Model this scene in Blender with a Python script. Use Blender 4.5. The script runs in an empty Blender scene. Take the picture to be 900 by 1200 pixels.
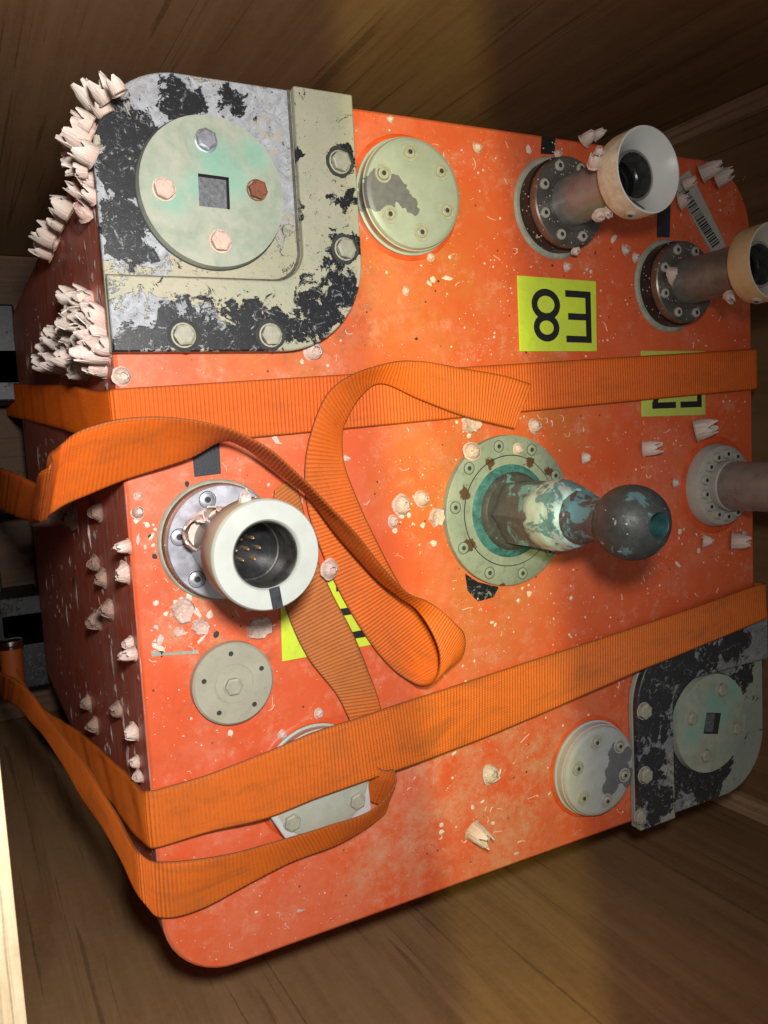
import bpy, bmesh, math, random
import numpy as np
from mathutils import Vector, Matrix

S = bpy.context.scene
COL = S.collection

# ------------------------------------------------------------------ camera, light, exposure
# world frame: the case's front face is the plane z = 0, x to the right, y up the picture, z out of the crate
RC = np.array([[0.882361886954397, -0.05544430747031042, 0.4672937290606557],
               [-0.09440659929094608, -0.9937022265702469, 0.060359580181211514],
               [0.46100422390754137, -0.09737460489507027, -0.8820392802256225]])
TC = np.array([0.10013836820896899, -0.0007534917116788489, 0.6703641382308385])
CAM = -RC.T @ TC
cd = bpy.data.cameras.new('camera'); cam = bpy.data.objects.new('camera', cd); COL.objects.link(cam)
Rw = RC.T @ np.diag([1., -1., -1.])
U_, _, V_ = np.linalg.svd(Rw); Rw = U_ @ V_
m4 = Matrix.Identity(4)
for i in range(3):
    for j in range(3): m4[i][j] = float(Rw[i, j])
    m4[i][3] = float(CAM[i])
cam.matrix_world = m4
cd.sensor_fit = 'VERTICAL'; cd.sensor_height = 36.0; cd.sensor_width = 27.0; cd.lens = 36.0 * 960 / 1200
cd.clip_start = 0.01; cd.clip_end = 50
S.camera = cam

W = bpy.data.worlds.new('World'); S.world = W; W.use_nodes = True
W.node_tree.nodes['Background'].inputs[0].default_value = (0.95, 0.97, 1.0, 1)
W.node_tree.nodes['Background'].inputs[1].default_value = 0.10

def lamp(name, kind, loc, power, color, radius, target=None, **kw):
    l = bpy.data.lights.new(name, kind); l.energy = power; l.color = color
    if kind == 'AREA': l.size = radius
    else: l.shadow_soft_size = radius
    for k, v in kw.items(): setattr(l, k, v)
    o = bpy.data.objects.new(name, l); COL.objects.link(o); o.location = loc
    if target is not None:
        o.rotation_euler = (Vector(target) - Vector(loc)).to_track_quat('-Z', 'Y').to_euler()
    return o
lamp('torch', 'SPOT', (-0.376, 0.150, 0.575), 22.0, (1.0, 0.97, 0.94), 0.026, (-0.40, 0.02, 0.0), spot_size=math.radians(122), spot_blend=1.0)
lamp('hall_light', 'AREA', (-0.25, 0.0, 1.9), 2.0, (1.0, 0.96, 0.9), 0.9, (0.0, 0.0, 0.0))
yl = lamp('added_yellow_band', 'SPOT', (-0.385, 0.09, 0.57), 10.0, (1.0, 0.95, 0.22), 0.004, None, spot_size=math.radians(125), spot_blend=0.35)  # added narrow spot that lays a yellow band; stands for no real lamp
yx = Vector(RC.T @ np.array([1.0, -0.13, 0.0])).normalized(); yz = -Vector(RC.T @ np.array([0.065, -0.02, 1.0])).normalized()
yyv = yz.cross(yx).normalized(); yx = yyv.cross(yz)
ym = Matrix.Identity(4)
for i in range(3): ym[i][0], ym[i][1], ym[i][2], ym[i][3] = yx[i] * .062, yyv[i], yz[i], (-0.385, 0.09, 0.57)[i]
yl.matrix_world = ym

S.view_settings.view_transform = 'Standard'; S.view_settings.look = 'None'
S.view_settings.exposure = 0.0; S.view_settings.gamma = 1.0
S.cycles.use_denoising = True
S.cycles.max_bounces = 6

# ------------------------------------------------------------------ measuring helpers
def ray(px, py): return RC.T @ np.array([(px - 450) / 960., (py - 600) / 960., 1.])
def F(px, py, h=0.0):
    d = ray(px, py); return CAM + d * ((h - CAM[2]) / d[2])
def SX(px, py, x=-0.302):
    d = ray(px, py); return CAM + d * ((x - CAM[0]) / d[0])
def mpp(p): return float((RC @ np.array(p) + TC)[2]) / 960.

# ------------------------------------------------------------------ object helpers
WLOC = {}
def link(o, parent=None, loc=(0, 0, 0)):
    COL.objects.link(o)
    loc = Vector(loc); WLOC[o.name] = loc
    if parent is not None:
        o.parent = parent; o.location = loc - WLOC[parent.name]
    else: o.location = loc
    return o
def thing(name, loc, label, cat, group=None):
    o = bpy.data.objects.new(name, None); o.empty_display_size = .02
    o['label'] = label; o['category'] = cat
    if group: o['group'] = group
    return link(o, None, loc)
def mesh(name, bm, mats, smooth=True, angle=35):
    me = bpy.data.meshes.new(name)
    bmesh.ops.recalc_face_normals(bm, faces=bm.faces)
    if smooth:
        for f in bm.faces: f.smooth = True
        lim = math.radians(angle)
        for e in bm.edges:
            if len(e.link_faces) == 2 and e.calc_face_angle(0) > lim: e.smooth = False
    bm.to_mesh(me); bm.free()
    for m in (mats if isinstance(mats, (list, tuple)) else [mats]): me.materials.append(m)
    return me
def part(name, me, parent, loc, label=None, bevel=0, rot=None):
    o = bpy.data.objects.new(name, me)
    link(o, parent, loc)
    if rot is not None: o.rotation_euler = rot
    if label: o['label'] = label
    if bevel:
        b = o.modifiers.new('bevel', 'BEVEL'); b.width = bevel; b.segments = 2; b.limit_method = 'ANGLE'; b.angle_limit = math.radians(40)
    return o
def top(name, me, loc, label, cat, group=None, rot=None, scale=None):
    o = bpy.data.objects.new(name, me); link(o, None, loc)
    o['label'] = label; o['category'] = cat
    if group: o['group'] = group
    if rot is not None: o.rotation_euler = rot
    if scale is not None: o.scale = scale
    return o

def lathe(bm, prof, seg=48, cx=0, cy=0, mi=None, axis='z', jit=0, rng=None):
    """revolve (r, z) points; mi gives a material index per profile span"""
    rings = []
    for r, z in prof:
        if r < 1e-7: rings.append([bm.verts.new((cx, cy, z))]); continue
        rings.append([bm.verts.new((cx + r * math.cos(2 * math.pi * k / seg) * (1 + (rng.uniform(-jit, jit) if rng else 0)),
                                    cy + r * math.sin(2 * math.pi * k / seg) * (1 + (rng.uniform(-jit, jit) if rng else 0)), z)) for k in range(seg)])
    for i in range(len(rings) - 1):
        a, b = rings[i], rings[i + 1]
        for k in range(seg):
            k2 = (k + 1) % seg
            if len(a) == 1 and len(b) == 1: continue
            vs = [a[0], b[k], b[k2]] if len(a) == 1 else ([a[k], b[0], a[k2]] if len(b) == 1 else [a[k], b[k], b[k2], a[k2]])
            f = bm.faces.new(vs)
            if mi: f.material_index = mi[i]
    return bm
from mathutils import noise as MN
def roughen(bm, amp, scale, cuts=0, seed=0.):
    if cuts: bmesh.ops.subdivide_edges(bm, edges=list(bm.edges), cuts=cuts, use_grid_fill=True)
    bm.normal_update()
    off = Vector((seed, seed * 1.3, seed * .7)); mv = []
    for v in bm.verts: mv.append(v.normal * (amp * (MN.noise(v.co * scale + off) + .5 * MN.noise(v.co * scale * 2.7 + off))))
    for v, d in zip(list(bm.verts), mv): v.co += d
    return bm
def rrect(x0, y0, x1, y1, r, n=10):
    """r = radii (bl, br, tr, tl)"""
    out = []
    for (cx, cy, rr, a0) in ((x0 + r[0], y0 + r[0], r[0], 180), (x1 - r[1], y0 + r[1], r[1], 270), (x1 - r[2], y1 - r[2], r[2], 0), (x0 + r[3], y1 - r[3], r[3], 90)):
        if rr < 1e-6: out.append((cx, cy)); continue
        for k in range(n + 1):
            a = math.radians(a0 + 90 * k / n); out.append((cx + rr * math.cos(a), cy + rr * math.sin(a)))
    return out
def prism(bm, poly, z0, z1, mi_top=0, mi_side=0, off=(0, 0)):
    lo = [bm.verts.new((x - off[0], y - off[1], z0)) for x, y in poly]; hi = [bm.verts.new((x - off[0], y - off[1], z1)) for x, y in poly]
    f = bm.faces.new(hi); f.material_index = mi_top
    bm.faces.new(lo[::-1]).material_index = mi_side
    n = len(poly)
    for i in range(n):
        bm.faces.new((lo[i], lo[(i + 1) % n], hi[(i + 1) % n], hi[i])).material_index = mi_side
    return bm
def box(bm, x0, y0, z0, x1, y1, z1, off=(0, 0, 0)):
    return prism(bm, [(x0, y0), (x1, y0), (x1, y1), (x0, y1)], z0 - off[2], z1 - off[2], off=(off[0], off[1]))
def sheet(bm, poly, z, off=(0, 0)):
    bm.faces.new([bm.verts.new((x - off[0], y - off[1], z)) for x, y in poly]); return bm

# ------------------------------------------------------------------ material helpers
class Mat:
    def __init__(s, name, rough=.5, metal=0, spec=.5):
        s.m = bpy.data.materials.new(name); s.m.use_nodes = True; s.nt = s.m.node_tree
        s.b = s.nt.nodes['Principled BSDF']; s.b.inputs['Roughness'].default_value = rough
        s.b.inputs['Metallic'].default_value = metal; s.b.inputs['Specular IOR Level'].default_value = spec
        s.tc = s.nt.nodes.new('ShaderNodeTexCoord')
    def put(s, sock, v):
        if hasattr(v, 'is_output') or isinstance(v, bpy.types.NodeSocket): s.nt.links.new(v, sock)
        elif isinstance(v, (tuple, list)) and len(v) == 3 and sock.type == 'RGBA': sock.default_value = (*v, 1)
        else: sock.default_value = v
    def obj(s): return s.tc.outputs['Object']
    def uv(s): return s.tc.outputs['UV']
    def scale(s, v, sc, loc=(0, 0, 0)):
        n = s.nt.nodes.new('ShaderNodeMapping'); s.put(n.inputs['Vector'], v); n.inputs['Scale'].default_value = sc; n.inputs['Location'].default_value = loc
        return n.outputs[0]
    def noise(s, scale, detail=4, rough=.55, vec=None, dist=0, off=0.0, colour=False):
        n = s.nt.nodes.new('ShaderNodeTexNoise'); v = vec or s.obj()
        if off: v = s.scale(v, (1, 1, 1), (off, off * 1.7, off * .6))
        s.put(n.inputs['Vector'], v); n.inputs['Scale'].default_value = scale; n.inputs['Detail'].default_value = detail
        n.inputs['Roughness'].default_value = rough; n.inputs['Distortion'].default_value = dist
        return n.outputs['Color'] if colour else n.outputs['Fac']
    def vor(s, scale, vec=None, feature='F1', rnd=1.0):
        n = s.nt.nodes.new('ShaderNodeTexVoronoi'); n.feature = feature; s.put(n.inputs['Vector'], vec or s.obj()); n.inputs['Scale'].default_value = scale
        n.inputs['Randomness'].default_value = rnd
        return n.outputs['Distance'], (n.outputs['Color'] if feature != 'DISTANCE_TO_EDGE' else None)
    def mr(s, v, a, b, c=0., d=1.):
        n = s.nt.nodes.new('ShaderNodeMapRange'); s.put(n.inputs[0], v)
        for i, x in enumerate((a, b, c, d)): n.inputs[i + 1].default_value = x
        return n.outputs[0]
    def ma(s, op, a, b=0., clamp=False):
        n = s.nt.nodes.new('ShaderNodeMath'); n.operation = op; n.use_clamp = clamp; s.put(n.inputs[0], a); s.put(n.inputs[1], b); return n.outputs[0]
    def mx(s, fac, a, b, mode='MIX'):
        n = s.nt.nodes.new('ShaderNodeMix'); n.data_type = 'RGBA'; n.blend_type = mode
        s.put(n.inputs[0], fac); s.put(n.inputs[6], a); s.put(n.inputs[7], b); return n.outputs[2]
    def sep(s, v):
        n = s.nt.nodes.new('ShaderNodeSeparateXYZ'); s.put(n.inputs[0], v); return n.outputs
    def chan(s, c, i):
        n = s.nt.nodes.new('ShaderNodeSeparateColor'); s.put(n.inputs[0], c); return n.outputs[i]
    def rand(s):
        n = s.nt.nodes.new('ShaderNodeObjectInfo'); return n.outputs['Random']
    def blobs(s, lst, vec=None, warp=0.0, wscale=60):
        """largest of several soft spots (x, y, radius): 1 at a centre, 0 at its radius, negative outside"""
        v = vec or s.obj()
        if warp:
            nn = s.noise(wscale, 4, .6, v, colour=True)
            a = s.nt.nodes.new('ShaderNodeVectorMath'); a.operation = 'MULTIPLY_ADD'
            s.put(a.inputs[0], nn); a.inputs[1].default_value = (warp, warp, 0); s.put(a.inputs[2], v)
            v = s.scale(a.outputs[0], (1, 1, 1), (-warp / 2, -warp / 2, 0))
        flat = s.scale(v, (1, 1, 0))
        out = None
        for x, y, r in lst:
            d = s.nt.nodes.new('ShaderNodeVectorMath'); d.operation = 'DISTANCE'; s.put(d.inputs[0], flat); d.inputs[1].default_value = (x, y, 0)
            k = s.ma('SUBTRACT', 1.0, s.ma('DIVIDE', d.outputs['Value'], r))
            out = k if out is None else s.ma('MAXIMUM', out, k)
        return out
    def bump(s, h, strength=.3, dist=.001, prev=None):
        n = s.nt.nodes.new('ShaderNodeBump'); n.inputs['Strength'].default_value = strength; n.inputs['Distance'].default_value = dist
        s.put(n.inputs['Height'], h)
        if prev is not None: s.put(n.inputs['Normal'], prev)
        return n.outputs[0]
    def out(s, col=None, rough=None, normal=None, metal=None):
        if col is not None: s.put(s.b.inputs['Base Color'], col)
        if rough is not None: s.put(s.b.inputs['Roughness'], rough)
        if normal is not None: s.put(s.b.inputs['Normal'], normal)
        if metal is not None: s.put(s.b.inputs['Metallic'], metal)
        return s.m

def labelmat(name, col):
    m = Mat(name, .45); n = m.noise(35, 6, .65); n2 = m.noise(110, 9, .78, dist=.8); n3 = m.noise(300, 4, .7)
    c = m.mx(m.mr(n, .35, .7), col, tuple(x * k for x, k in zip(col, (.90, .84, 1.2))))
    c = m.mx(m.ma('MULTIPLY', m.mr(n2, .55, .68), .35), c, (.40, .38, .10))
    sx = m.noise(1, 4, .6, m.scale(s_rot(m, m.obj(), .7), (700, 30, 40)), dist=.4)
    c = m.mx(m.ma('MULTIPLY', m.mr(sx, .66, .72), .5), c, (.78, .78, .45))
    c = m.mx(m.mr(n3, .70, .73), c, (.10, .09, .03))
    return m.out(c, m.mr(n, .3, .7, .38, .6), m.bump(n2, .15, .0005))
def s_rot(m, v, ang):
    n = m.nt.nodes.new('ShaderNodeVectorRotate'); n.rotation_type = 'Z_AXIS'; m.put(n.inputs['Vector'], v); n.inputs['Angle'].default_value = ang
    return n.outputs[0]
def face_paint():
    m = Mat('orange_paint', .42)
    big = m.noise(5, 5, .6); mid = m.noise(28, 8, .7); fine = m.noise(160, 5, .7)
    c = m.mx(m.mr(big, .35, .68), (.68, .094, .023), (.74, .130, .040))
    # yellower patches around the middle, chalky film low down
    bl = m.blobs([tuple(F(470, 330)[:2]) + (.10,), tuple(F(560, 700)[:2]) + (.08,), tuple(F(640, 470)[:2]) + (.07,), tuple(F(320, 425)[:2]) + (.06,), tuple(F(520, 560)[:2]) + (.07,)], warp=.05, wscale=18)
    c = m.mx(m.ma('MULTIPLY', m.mr(bl, -.1, .7), m.mr(mid, .3, .7), True), c, (.55, .19, .035))
    ch = m.blobs([tuple(F(470, 1000)[:2]) + (.07,), tuple(F(590, 980)[:2]) + (.07,), tuple(F(640, 900)[:2]) + (.06,), tuple(F(620, 870)[:2]) + (.05,), tuple(F(520, 870)[:2]) + (.07,), tuple(F(230, 730)[:2]) + (.04,), tuple(F(560, 945)[:2]) + (.06,)], warp=.06, wscale=22)
    chf = m.ma('MULTIPLY', m.mr(ch, 0, .6), m.mr(m.noise(34, 14, .84, off=3.), .44, .60), True)
    c = m.mx(m.ma('MULTIPLY', chf, .72), c, (.60, .34, .19))
    sc = m.mr(m.noise(48, 12, .8, off=7.), .53, .64)
    c = m.mx(m.ma('MULTIPLY', sc, .45), c, (.76, .34, .22))
    # broad vague wipe marks
    wv = m.noise(1, 6, .7, m.scale(m.obj(), (50, 14, 30), (1, 2, 0)), dist=1.0)
    c = m.mx(m.ma('MULTIPLY', m.mr(wv, .56, .74), .25), c, (.50, .075, .025))
    gb = m.mr(m.noise(9, 6, .7, off=11.), .60, .76)
    c = m.mx(m.ma('MULTIPLY', gb, .40), c, (.34, .19, .06))
    hz = m.mr(m.noise(9, 12, .82, off=31.), .48, .66)
    c = m.mx(m.ma('MULTIPLY', hz, .32), c, (.74, .30, .19))
    dk = m.mr(m.noise(15, 12, .82, off=41.), .55, .68)
    c = m.mx(m.ma('MULTIPLY', dk, .40), c, (.40, .075, .025))
    # specks: settled spat and pin-prick dirt
    d, cc = m.vor(330); r = m.chan(cc, 0)
    sp = m.ma('MULTIPLY', m.mr(d, .16, .10), m.ma('GREATER_THAN', r, .80))
    c = m.mx(m.ma('MULTIPLY', sp, .8), c, (.80, .58, .46))
    d2, cc2 = m.vor(120, m.scale(m.obj(), (1, 1, 1), (.3, .7, 0))); r2 = m.chan(cc2, 1)
    c = m.mx(m.ma('MULTIPLY', m.mr(d2, .12, .07), m.ma('GREATER_THAN', r2, .86)), c, (.10, .035, .02))
    d3, cc3 = m.vor(75, m.scale(m.obj(), (1, 1, 1), (.13, .37, 0))); r3 = m.chan(cc3, 2)
    ringm = m.ma('MULTIPLY', m.ma('MULTIPLY', m.mr(d3, .22, .18), m.mr(d3, .10, .14)), m.ma('GREATER_THAN', r3, .90))
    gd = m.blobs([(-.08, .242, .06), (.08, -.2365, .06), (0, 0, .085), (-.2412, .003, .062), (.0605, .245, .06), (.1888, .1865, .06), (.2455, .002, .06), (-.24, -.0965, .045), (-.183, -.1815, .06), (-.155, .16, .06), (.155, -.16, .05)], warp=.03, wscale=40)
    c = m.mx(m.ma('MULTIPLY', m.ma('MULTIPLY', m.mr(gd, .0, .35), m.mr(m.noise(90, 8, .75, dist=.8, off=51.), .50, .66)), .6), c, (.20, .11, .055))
    for an, of in ((.5, 61.), (-.9, 71.)):
        r_ = s_rot(m, m.obj(), an)
        sx = m.noise(1, 4, .6, m.scale(r_, (900, 26, 40), (of, of, 0)), dist=.3)
        c = m.mx(m.ma('MULTIPLY', m.ma('MULTIPLY', m.mr(sx, .69, .74), m.mr(m.noise(12, 4, .6, off=of), .48, .62)), .55), c, (.80, .50, .36))
    rg = m.mr(mid, .3, .7, .34, .58)
    nb = m.bump(fine, .12, .0006); nb = m.bump(mid, .10, .002, nb)
    return m.out(c, rg, nb)
def side_paint():
    m = Mat('fouled_orange_side', .45)
    z = m.noise(1, 6, .7, m.scale(m.obj(), (60, 12, 60)), dist=.8); n2 = m.noise(25, 7, .7, off=2.)
    c = m.mx(m.mr(n2, .35, .65), (.84, .150, .070), (.68, .25, .18))
    c = m.mx(m.ma('MULTIPLY', m.mr(z, .58, .74), .5), c, (.40, .26, .21))
    st = m.noise(1, 3, .5, m.scale(m.obj(), (260, 45, 260), (3, 1, 0)), dist=.5)
    c = m.mx(m.mr(st, .63, .68), c, (.72, .60, .54))
    c = m.mx(m.ma('MULTIPLY', m.mr(m.noise(40, 8, .75, dist=.8, off=15.), .56, .66), .6), c, (.55, .40, .34))
    c = m.mx(m.ma('MULTIPLY', m.mr(m.noise(14, 6, .7, off=5.), .6, .7), .8), c, (.12, .02, .012))
    return m.out(c, m.mr(n2, .3, .7, .3, .6), m.bump(z, .35, .002))
def plain(name, col, rough=.5, metal=0., var=.25, scale=60, bump=.15, bd=.0008):
    m = Mat(name, rough, metal); n = m.noise(scale, 6, .65)
    lo = tuple(c * (1 - var) for c in col); hi = tuple(min(1, c * (1 + var)) for c in col)
    return m.out(m.mx(m.mr(n, .3, .7), lo, hi), m.mr(n, .3, .7, max(.05, rough - .08), min(1, rough + .1)), m.bump(m.noise(scale * 3, 4, .7), bump, bd))
def chip_paint(name, black, bare, grn=(.0, .0), cover=(.44, .405, .295), under=(.30, .315, .335), dark=(.011, .012, .015)):
    """worn paint: black where 'black' spots reach, bluish primer where 'bare' spots reach, top coat elsewhere"""
    m = Mat(name, .55)
    n1 = m.noise(52, 13, .70, dist=.7); n2 = m.noise(260, 8, .78, dist=.6, off=3.); n3 = m.noise(18, 7, .65, off=8.); n4 = m.noise(120, 10, .8, dist=1.4, off=12.)
    top_ = m.mx(m.mr(n3, .35, .65), cover, tuple(a * b for a, b in zip(cover, (.78, .88, .84))))
    top_ = m.mx(m.ma('MULTIPLY', m.mr(n2, .50, .72), .45), top_, (.25, .22, .16))
    prim = m.mx(m.mr(n4, .36, .62), tuple(c * .72 for c in under), tuple(min(1, c * 1.55) for c in under))
    prim = m.mx(m.ma('MULTIPLY', m.mr(n1, .55, .60), .75), prim, (.40, .37, .29))
    prim = m.mx(m.ma('MULTIPLY', m.mr(n3, .56, .70), .5), prim, (.20, .16, .12))
    wb = m.blobs(bare, warp=.026, wscale=50)
    wk = m.blobs(black, warp=.028, wscale=60)
    e1 = m.ma('ADD', wb, m.ma('MULTIPLY', m.ma('SUBTRACT', n1, .5), 3.6))
    fb = m.mr(e1, .10, .13)
    c = m.mx(fb, top_, prim)
    e2 = m.ma('ADD', m.ma('ADD', wk, m.ma('MULTIPLY', m.ma('SUBTRACT', n1, .5), 3.4)), m.ma('MULTIPLY', m.ma('SUBTRACT', n4, .5), 1.0))
    fk = m.mr(e2, .16, .20)
    speck = m.ma('MAXIMUM', m.ma('MULTIPLY', m.mr(n2, .60, .62), .7), m.ma('MULTIPLY', m.mr(n4, .585, .595), .9))
    kcol = m.mx(speck, dark, m.mx(n3, under, (.30, .32, .30)))
    c = m.mx(fk, c, kcol)
    sc = m.ma('MAXIMUM', m.mr(m.noise(95, 10, .82, dist=.8, off=21.), .605, .62), m.mr(m.noise(420, 4, .7, off=25.), .68, .70))
    c = m.mx(m.ma('MULTIPLY', sc, .9), c, dark)
    h = m.ma('SUBTRACT', 1., m.ma('MAXIMUM', m.ma('MULTIPLY', fb, .5), m.ma('MAXIMUM', fk, sc)))
    return m.out(c, m.mx(fk, (.55, .55, .55), (.42, .42, .42)), m.bump(n2, .22, .0009, m.bump(h, 1., .0012)))
def brass_disc(name, grime=.5):
    m = Mat(name, .6)
    n1 = m.noise(40, 8, .7, dist=.5); n2 = m.noise(110, 6, .7, off=4.)
    c = m.mx(m.mr(n1, .38, .62), (.41, .43, .33), (.28, .335, .255))
    c = m.mx(m.ma('MULTIPLY', m.mr(n2, .45, .7), .45), c, (.47, .45, .37))
    g = m.blobs([(.004, .020, .022), (-.028, -.006, .018), (.012, .008, .022), (-.012, .002, .016), (.03, .026, .016)], warp=.02, wscale=50)
    c = m.mx(m.ma('MULTIPLY', m.mr(m.ma('ADD', g, m.ma('MULTIPLY', n2, .3)), .25, .9), .6), c, (.17, .44, .33))
    c = m.mx(m.ma('MULTIPLY', m.mr(m.noise(60, 8, .75, off=9.), .56, .70), grime), c, (.26, .28, .24))
    return m.out(c, .6, m.bump(n2, .2, .0006))
def cap_paint(name, chips, c0=(.50, .51, .42), grime=.25):
    m = Mat(name, .5)
    n1 = m.noise(45, 8, .65, dist=.3); n2 = m.noise(190, 6, .7, off=2.)
    c = m.mx(m.mr(n1, .35, .65), c0, tuple(x * .84 for x in c0))
    c = m.mx(m.ma('MULTIPLY', m.mr(n2, .55, .7), grime), c, (.25, .24, .19))
    if chips:
        w = m.ma('ADD', m.blobs(chips, warp=.010, wscale=90), m.ma('MULTIPLY', m.ma('SUBTRACT', n1, .5), .9))
        f = m.mr(w, .06, .09)
        c = m.mx(f, c, m.mx(m.mr(n2, .3, .7), (.12, .12, .13), (.18, .175, .18)))
        return m.out(c, .5, m.bump(m.ma('SUBTRACT', 1., f), .8, .0006, m.bump(n2, .12, .0005)))
    return m.out(c, .55, m.bump(n2, .18, .0006))
def wood(name, col, dark, along=2, ls=2.0, cs=34):
    m = Mat(name, .6, spec=.3)
    sc = [cs, cs, cs]; sc[along] = ls
    v = m.scale(m.obj(), tuple(sc)); g = m.noise(1, 8, .68, v, dist=.9)
    sc2 = [c * 7 for c in sc]; sc2[along] = ls * 3
    v2 = m.scale(m.obj(), tuple(sc2), (3, 1, 2)); g2 = m.noise(1, 5, .7, v2, dist=.4)
    big = m.noise(3.2, 4, .55)
    c = m.mx(m.mr(g, .36, .62), dark, col)
    c = m.mx(m.ma('MULTIPLY', m.mr(g2, .50, .66), .28), c, dark)
    c = m.mx(m.ma('MULTIPLY', m.mr(big, .4, .7), .35), c, tuple(x * 1.35 for x in col))
    sk = m.noise(1, 3, .5, m.scale(m.obj(), tuple(x * (2.0 if i != along else .7) for i, x in enumerate(sc)), (9, 4, 7)), dist=2.0)
    c = m.mx(m.ma('MULTIPLY', m.mr(sk, .63, .68), .6), c, tuple(x * .42 for x in dark))
    for q_, (k1, k2, of) in enumerate(((2.8, .5, 17), (4.2, .7, 29))):
        s2 = m.noise(1, 4, .6, m.scale(m.obj(), tuple(x * (k1 if i != along else k2) for i, x in enumerate(sc)), (of, of * .7, of * .3)), dist=1.1)
        c = m.mx(m.ma('MULTIPLY', m.ma('MULTIPLY', m.mr(s2, .62, .66), m.mr(big, .42, .55)), .5), c, tuple(x * .5 for x in dark))
    c = m.mx(m.ma('MULTIPLY', m.mr(m.noise(160, 6, .75), .4, .7), .22), c, tuple(x * 1.5 for x in col))
    return m.out(c, m.mr(g, .3, .7, .5, .72), m.bump(g2, .25, .0008, m.bump(g, .15, .002)))
PITCH = .0028
def webbing(name, col, dirt, amount, u0=None, u1=None, late=None):
    m = Mat(name, .55, spec=.35)
    u, v, _ = m.sep(m.uv())
    ph = m.ma('MULTIPLY', u, 2 * math.pi / PITCH); sn = m.ma('SINE', ph)
    thr = m.ma('SINE', m.ma('MULTIPLY', v, 2 * math.pi * 26))
    n = m.noise(30, 6, .65); n2 = m.noise(220, 4, .7)
    c = m.mx(m.mr(n, .3, .7), tuple(x * .9 for x in col), col)
    if late:
        c = m.mx(m.mr(u, u0, u1), c, late)
    c = m.mx(m.ma('MULTIPLY', m.mr(n, .48, .72), amount), c, dirt)
    gr = m.mr(sn, -.2, -.9); gr = m.ma('MULTIPLY', gr, m.mr(n2, .3, .6))
    c = m.mx(m.ma('MULTIPLY', gr, .18 + .35 * amount), c, tuple(x * .55 for x in dirt))
    stn = m.noise(1, 6, .7, m.scale(m.uv(), (14, 2.2, 1)), dist=.6)
    c = m.mx(m.ma('MULTIPLY', m.mr(stn, .52, .70), amount), c, tuple(x * .8 for x in dirt))
    edge = m.ma('MAXIMUM', m.mr(v, .045, .0), m.mr(v, .955, 1.))
    c = m.mx(m.ma('MULTIPLY', edge, .75), c, tuple(x * .5 for x in dirt))
    return m.out(c, .6, m.bump(m.ma('ADD', m.ma('MULTIPLY', thr, .5), n2), .22, .0005))
def shellmat():
    m = Mat('barnacle_shell', .55, spec=.35)
    x, y, z = m.sep(m.obj()); rn = m.rand()
    n = m.noise(3, 4, .6); st = m.noise(1, 3, .5, m.scale(m.obj(), (8, 8, .7)))
    a = m.mx(rn, (.76, .60, .54), (.76, .68, .60)); b = m.mx(rn, (.60, .38, .31), (.58, .44, .35))
    c = m.mx(m.mr(z, .05, .9), b, a)
    c = m.mx(m.ma('MULTIPLY', m.mr(st, .48, .62), .6), c, (.70, .63, .57))
    c = m.mx(m.ma('MULTIPLY', m.mr(n, .55, .78), .4), c, (.40, .25, .18))
    return m.out(c, .55, m.bump(st, .22, .03))

M = {}
M['face'] = face_paint(); M['side'] = side_paint()
M['fresh'] = plain('fresh_orange_paint', (.66, .085, .016), .45, var=.2)
M['wood_y'] = wood('plywood_face', (.29, .168, .080), (.21, .116, .052), 2)
M['rim'] = wood('sawn_plywood_edge', (.56, .45, .29), (.40, .29, .16), 1, 6, 60)
M['batten'] = wood('batten_wood', (.56, .38, .23), (.40, .25, .14), 2)
M['floor'] = wood('crate_floor_wood', (.16, .09, .05), (.06, .03, .015), 0)
M['steel'] = plain('scratched_steel', (.42, .41, .38), .28, .9, .2, 120, .08)
M['bluesteel'] = plain('bright_steel', (.52, .54, .60), .34, .75, .30, 45, .12)
M['dullsteel'] = plain('dull_steel', (.20, .20, .18), .33, .3, .3, 70, .15)
M['poststeel'] = plain('brown_grey_steel', (.25, .255, .245), .30, .3, .25, 60, .10)
M['dark'] = plain('black_bore', (.022, .022, .025), .25, .4, .3, 90)
M['bore'] = plain('bore_steel', (.12, .115, .10), .32, .7, .5, 160)
M['gold'] = plain('gold_pin', (.45, .30, .13), .45, .7, .4, 900)
M['black_tape'] = plain('black_tape', (.022, .024, .032), .55, 0, .5, 220, .4)
M['white_poly'] = plain('white_polymer', (.44, .465, .42), .38, 0, .08, 40, .1)
M['cream_poly'] = plain('fouled_cream_polymer', (.66, .56, .40), .6, 0, .28, 90, .5, .0015)
M['grey_paint'] = plain('grey_green_paint', (.33, .33, .26), .6, 0, .25, 90, .3)
M['pale_paint'] = cap_paint('pale_flange_paint', None, (.29, .335, .26), .6)

mm = Mat('stud_flange_paint', .55); n1_ = mm.noise(50, 9, .7); n2_ = mm.noise(190, 6, .7, off=2.)
cc_ = mm.mx(mm.mr(n1_, .35, .65), (.30, .345, .265), (.235, .275, .21))
cc_ = mm.mx(mm.ma('MULTIPLY', mm.mr(n2_, .52, .68), .55), cc_, (.15, .145, .10))
rs = mm.blobs([tuple(F(x, y, .006)[:2] - np.array((0, .0006))) + (r,) for x, y, r in ((574, 543, .005), (621, 542, .006), (643, 552, .005), (545, 578, .006), (550, 639, .007), (590, 690, .006), (640, 672, .005))], warp=.006, wscale=200)
cc_ = mm.mx(mm.mr(mm.ma('ADD', rs, mm.ma('MULTIPLY', mm.ma('SUBTRACT', n2_, .5), 2.2)), .15, .3), cc_, (.10, .05, .018))
M['stud_paint'] = mm.out(cc_, .55, mm.bump(n2_, .25, .0008))
M['postpaint'] = cap_paint('grey_flange_paint', None, (.44, .42, .36), .35)
M['bolt'] = plain('painted_bolt', (.36, .35, .265), .55, 0, .25, 120, .3)
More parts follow.
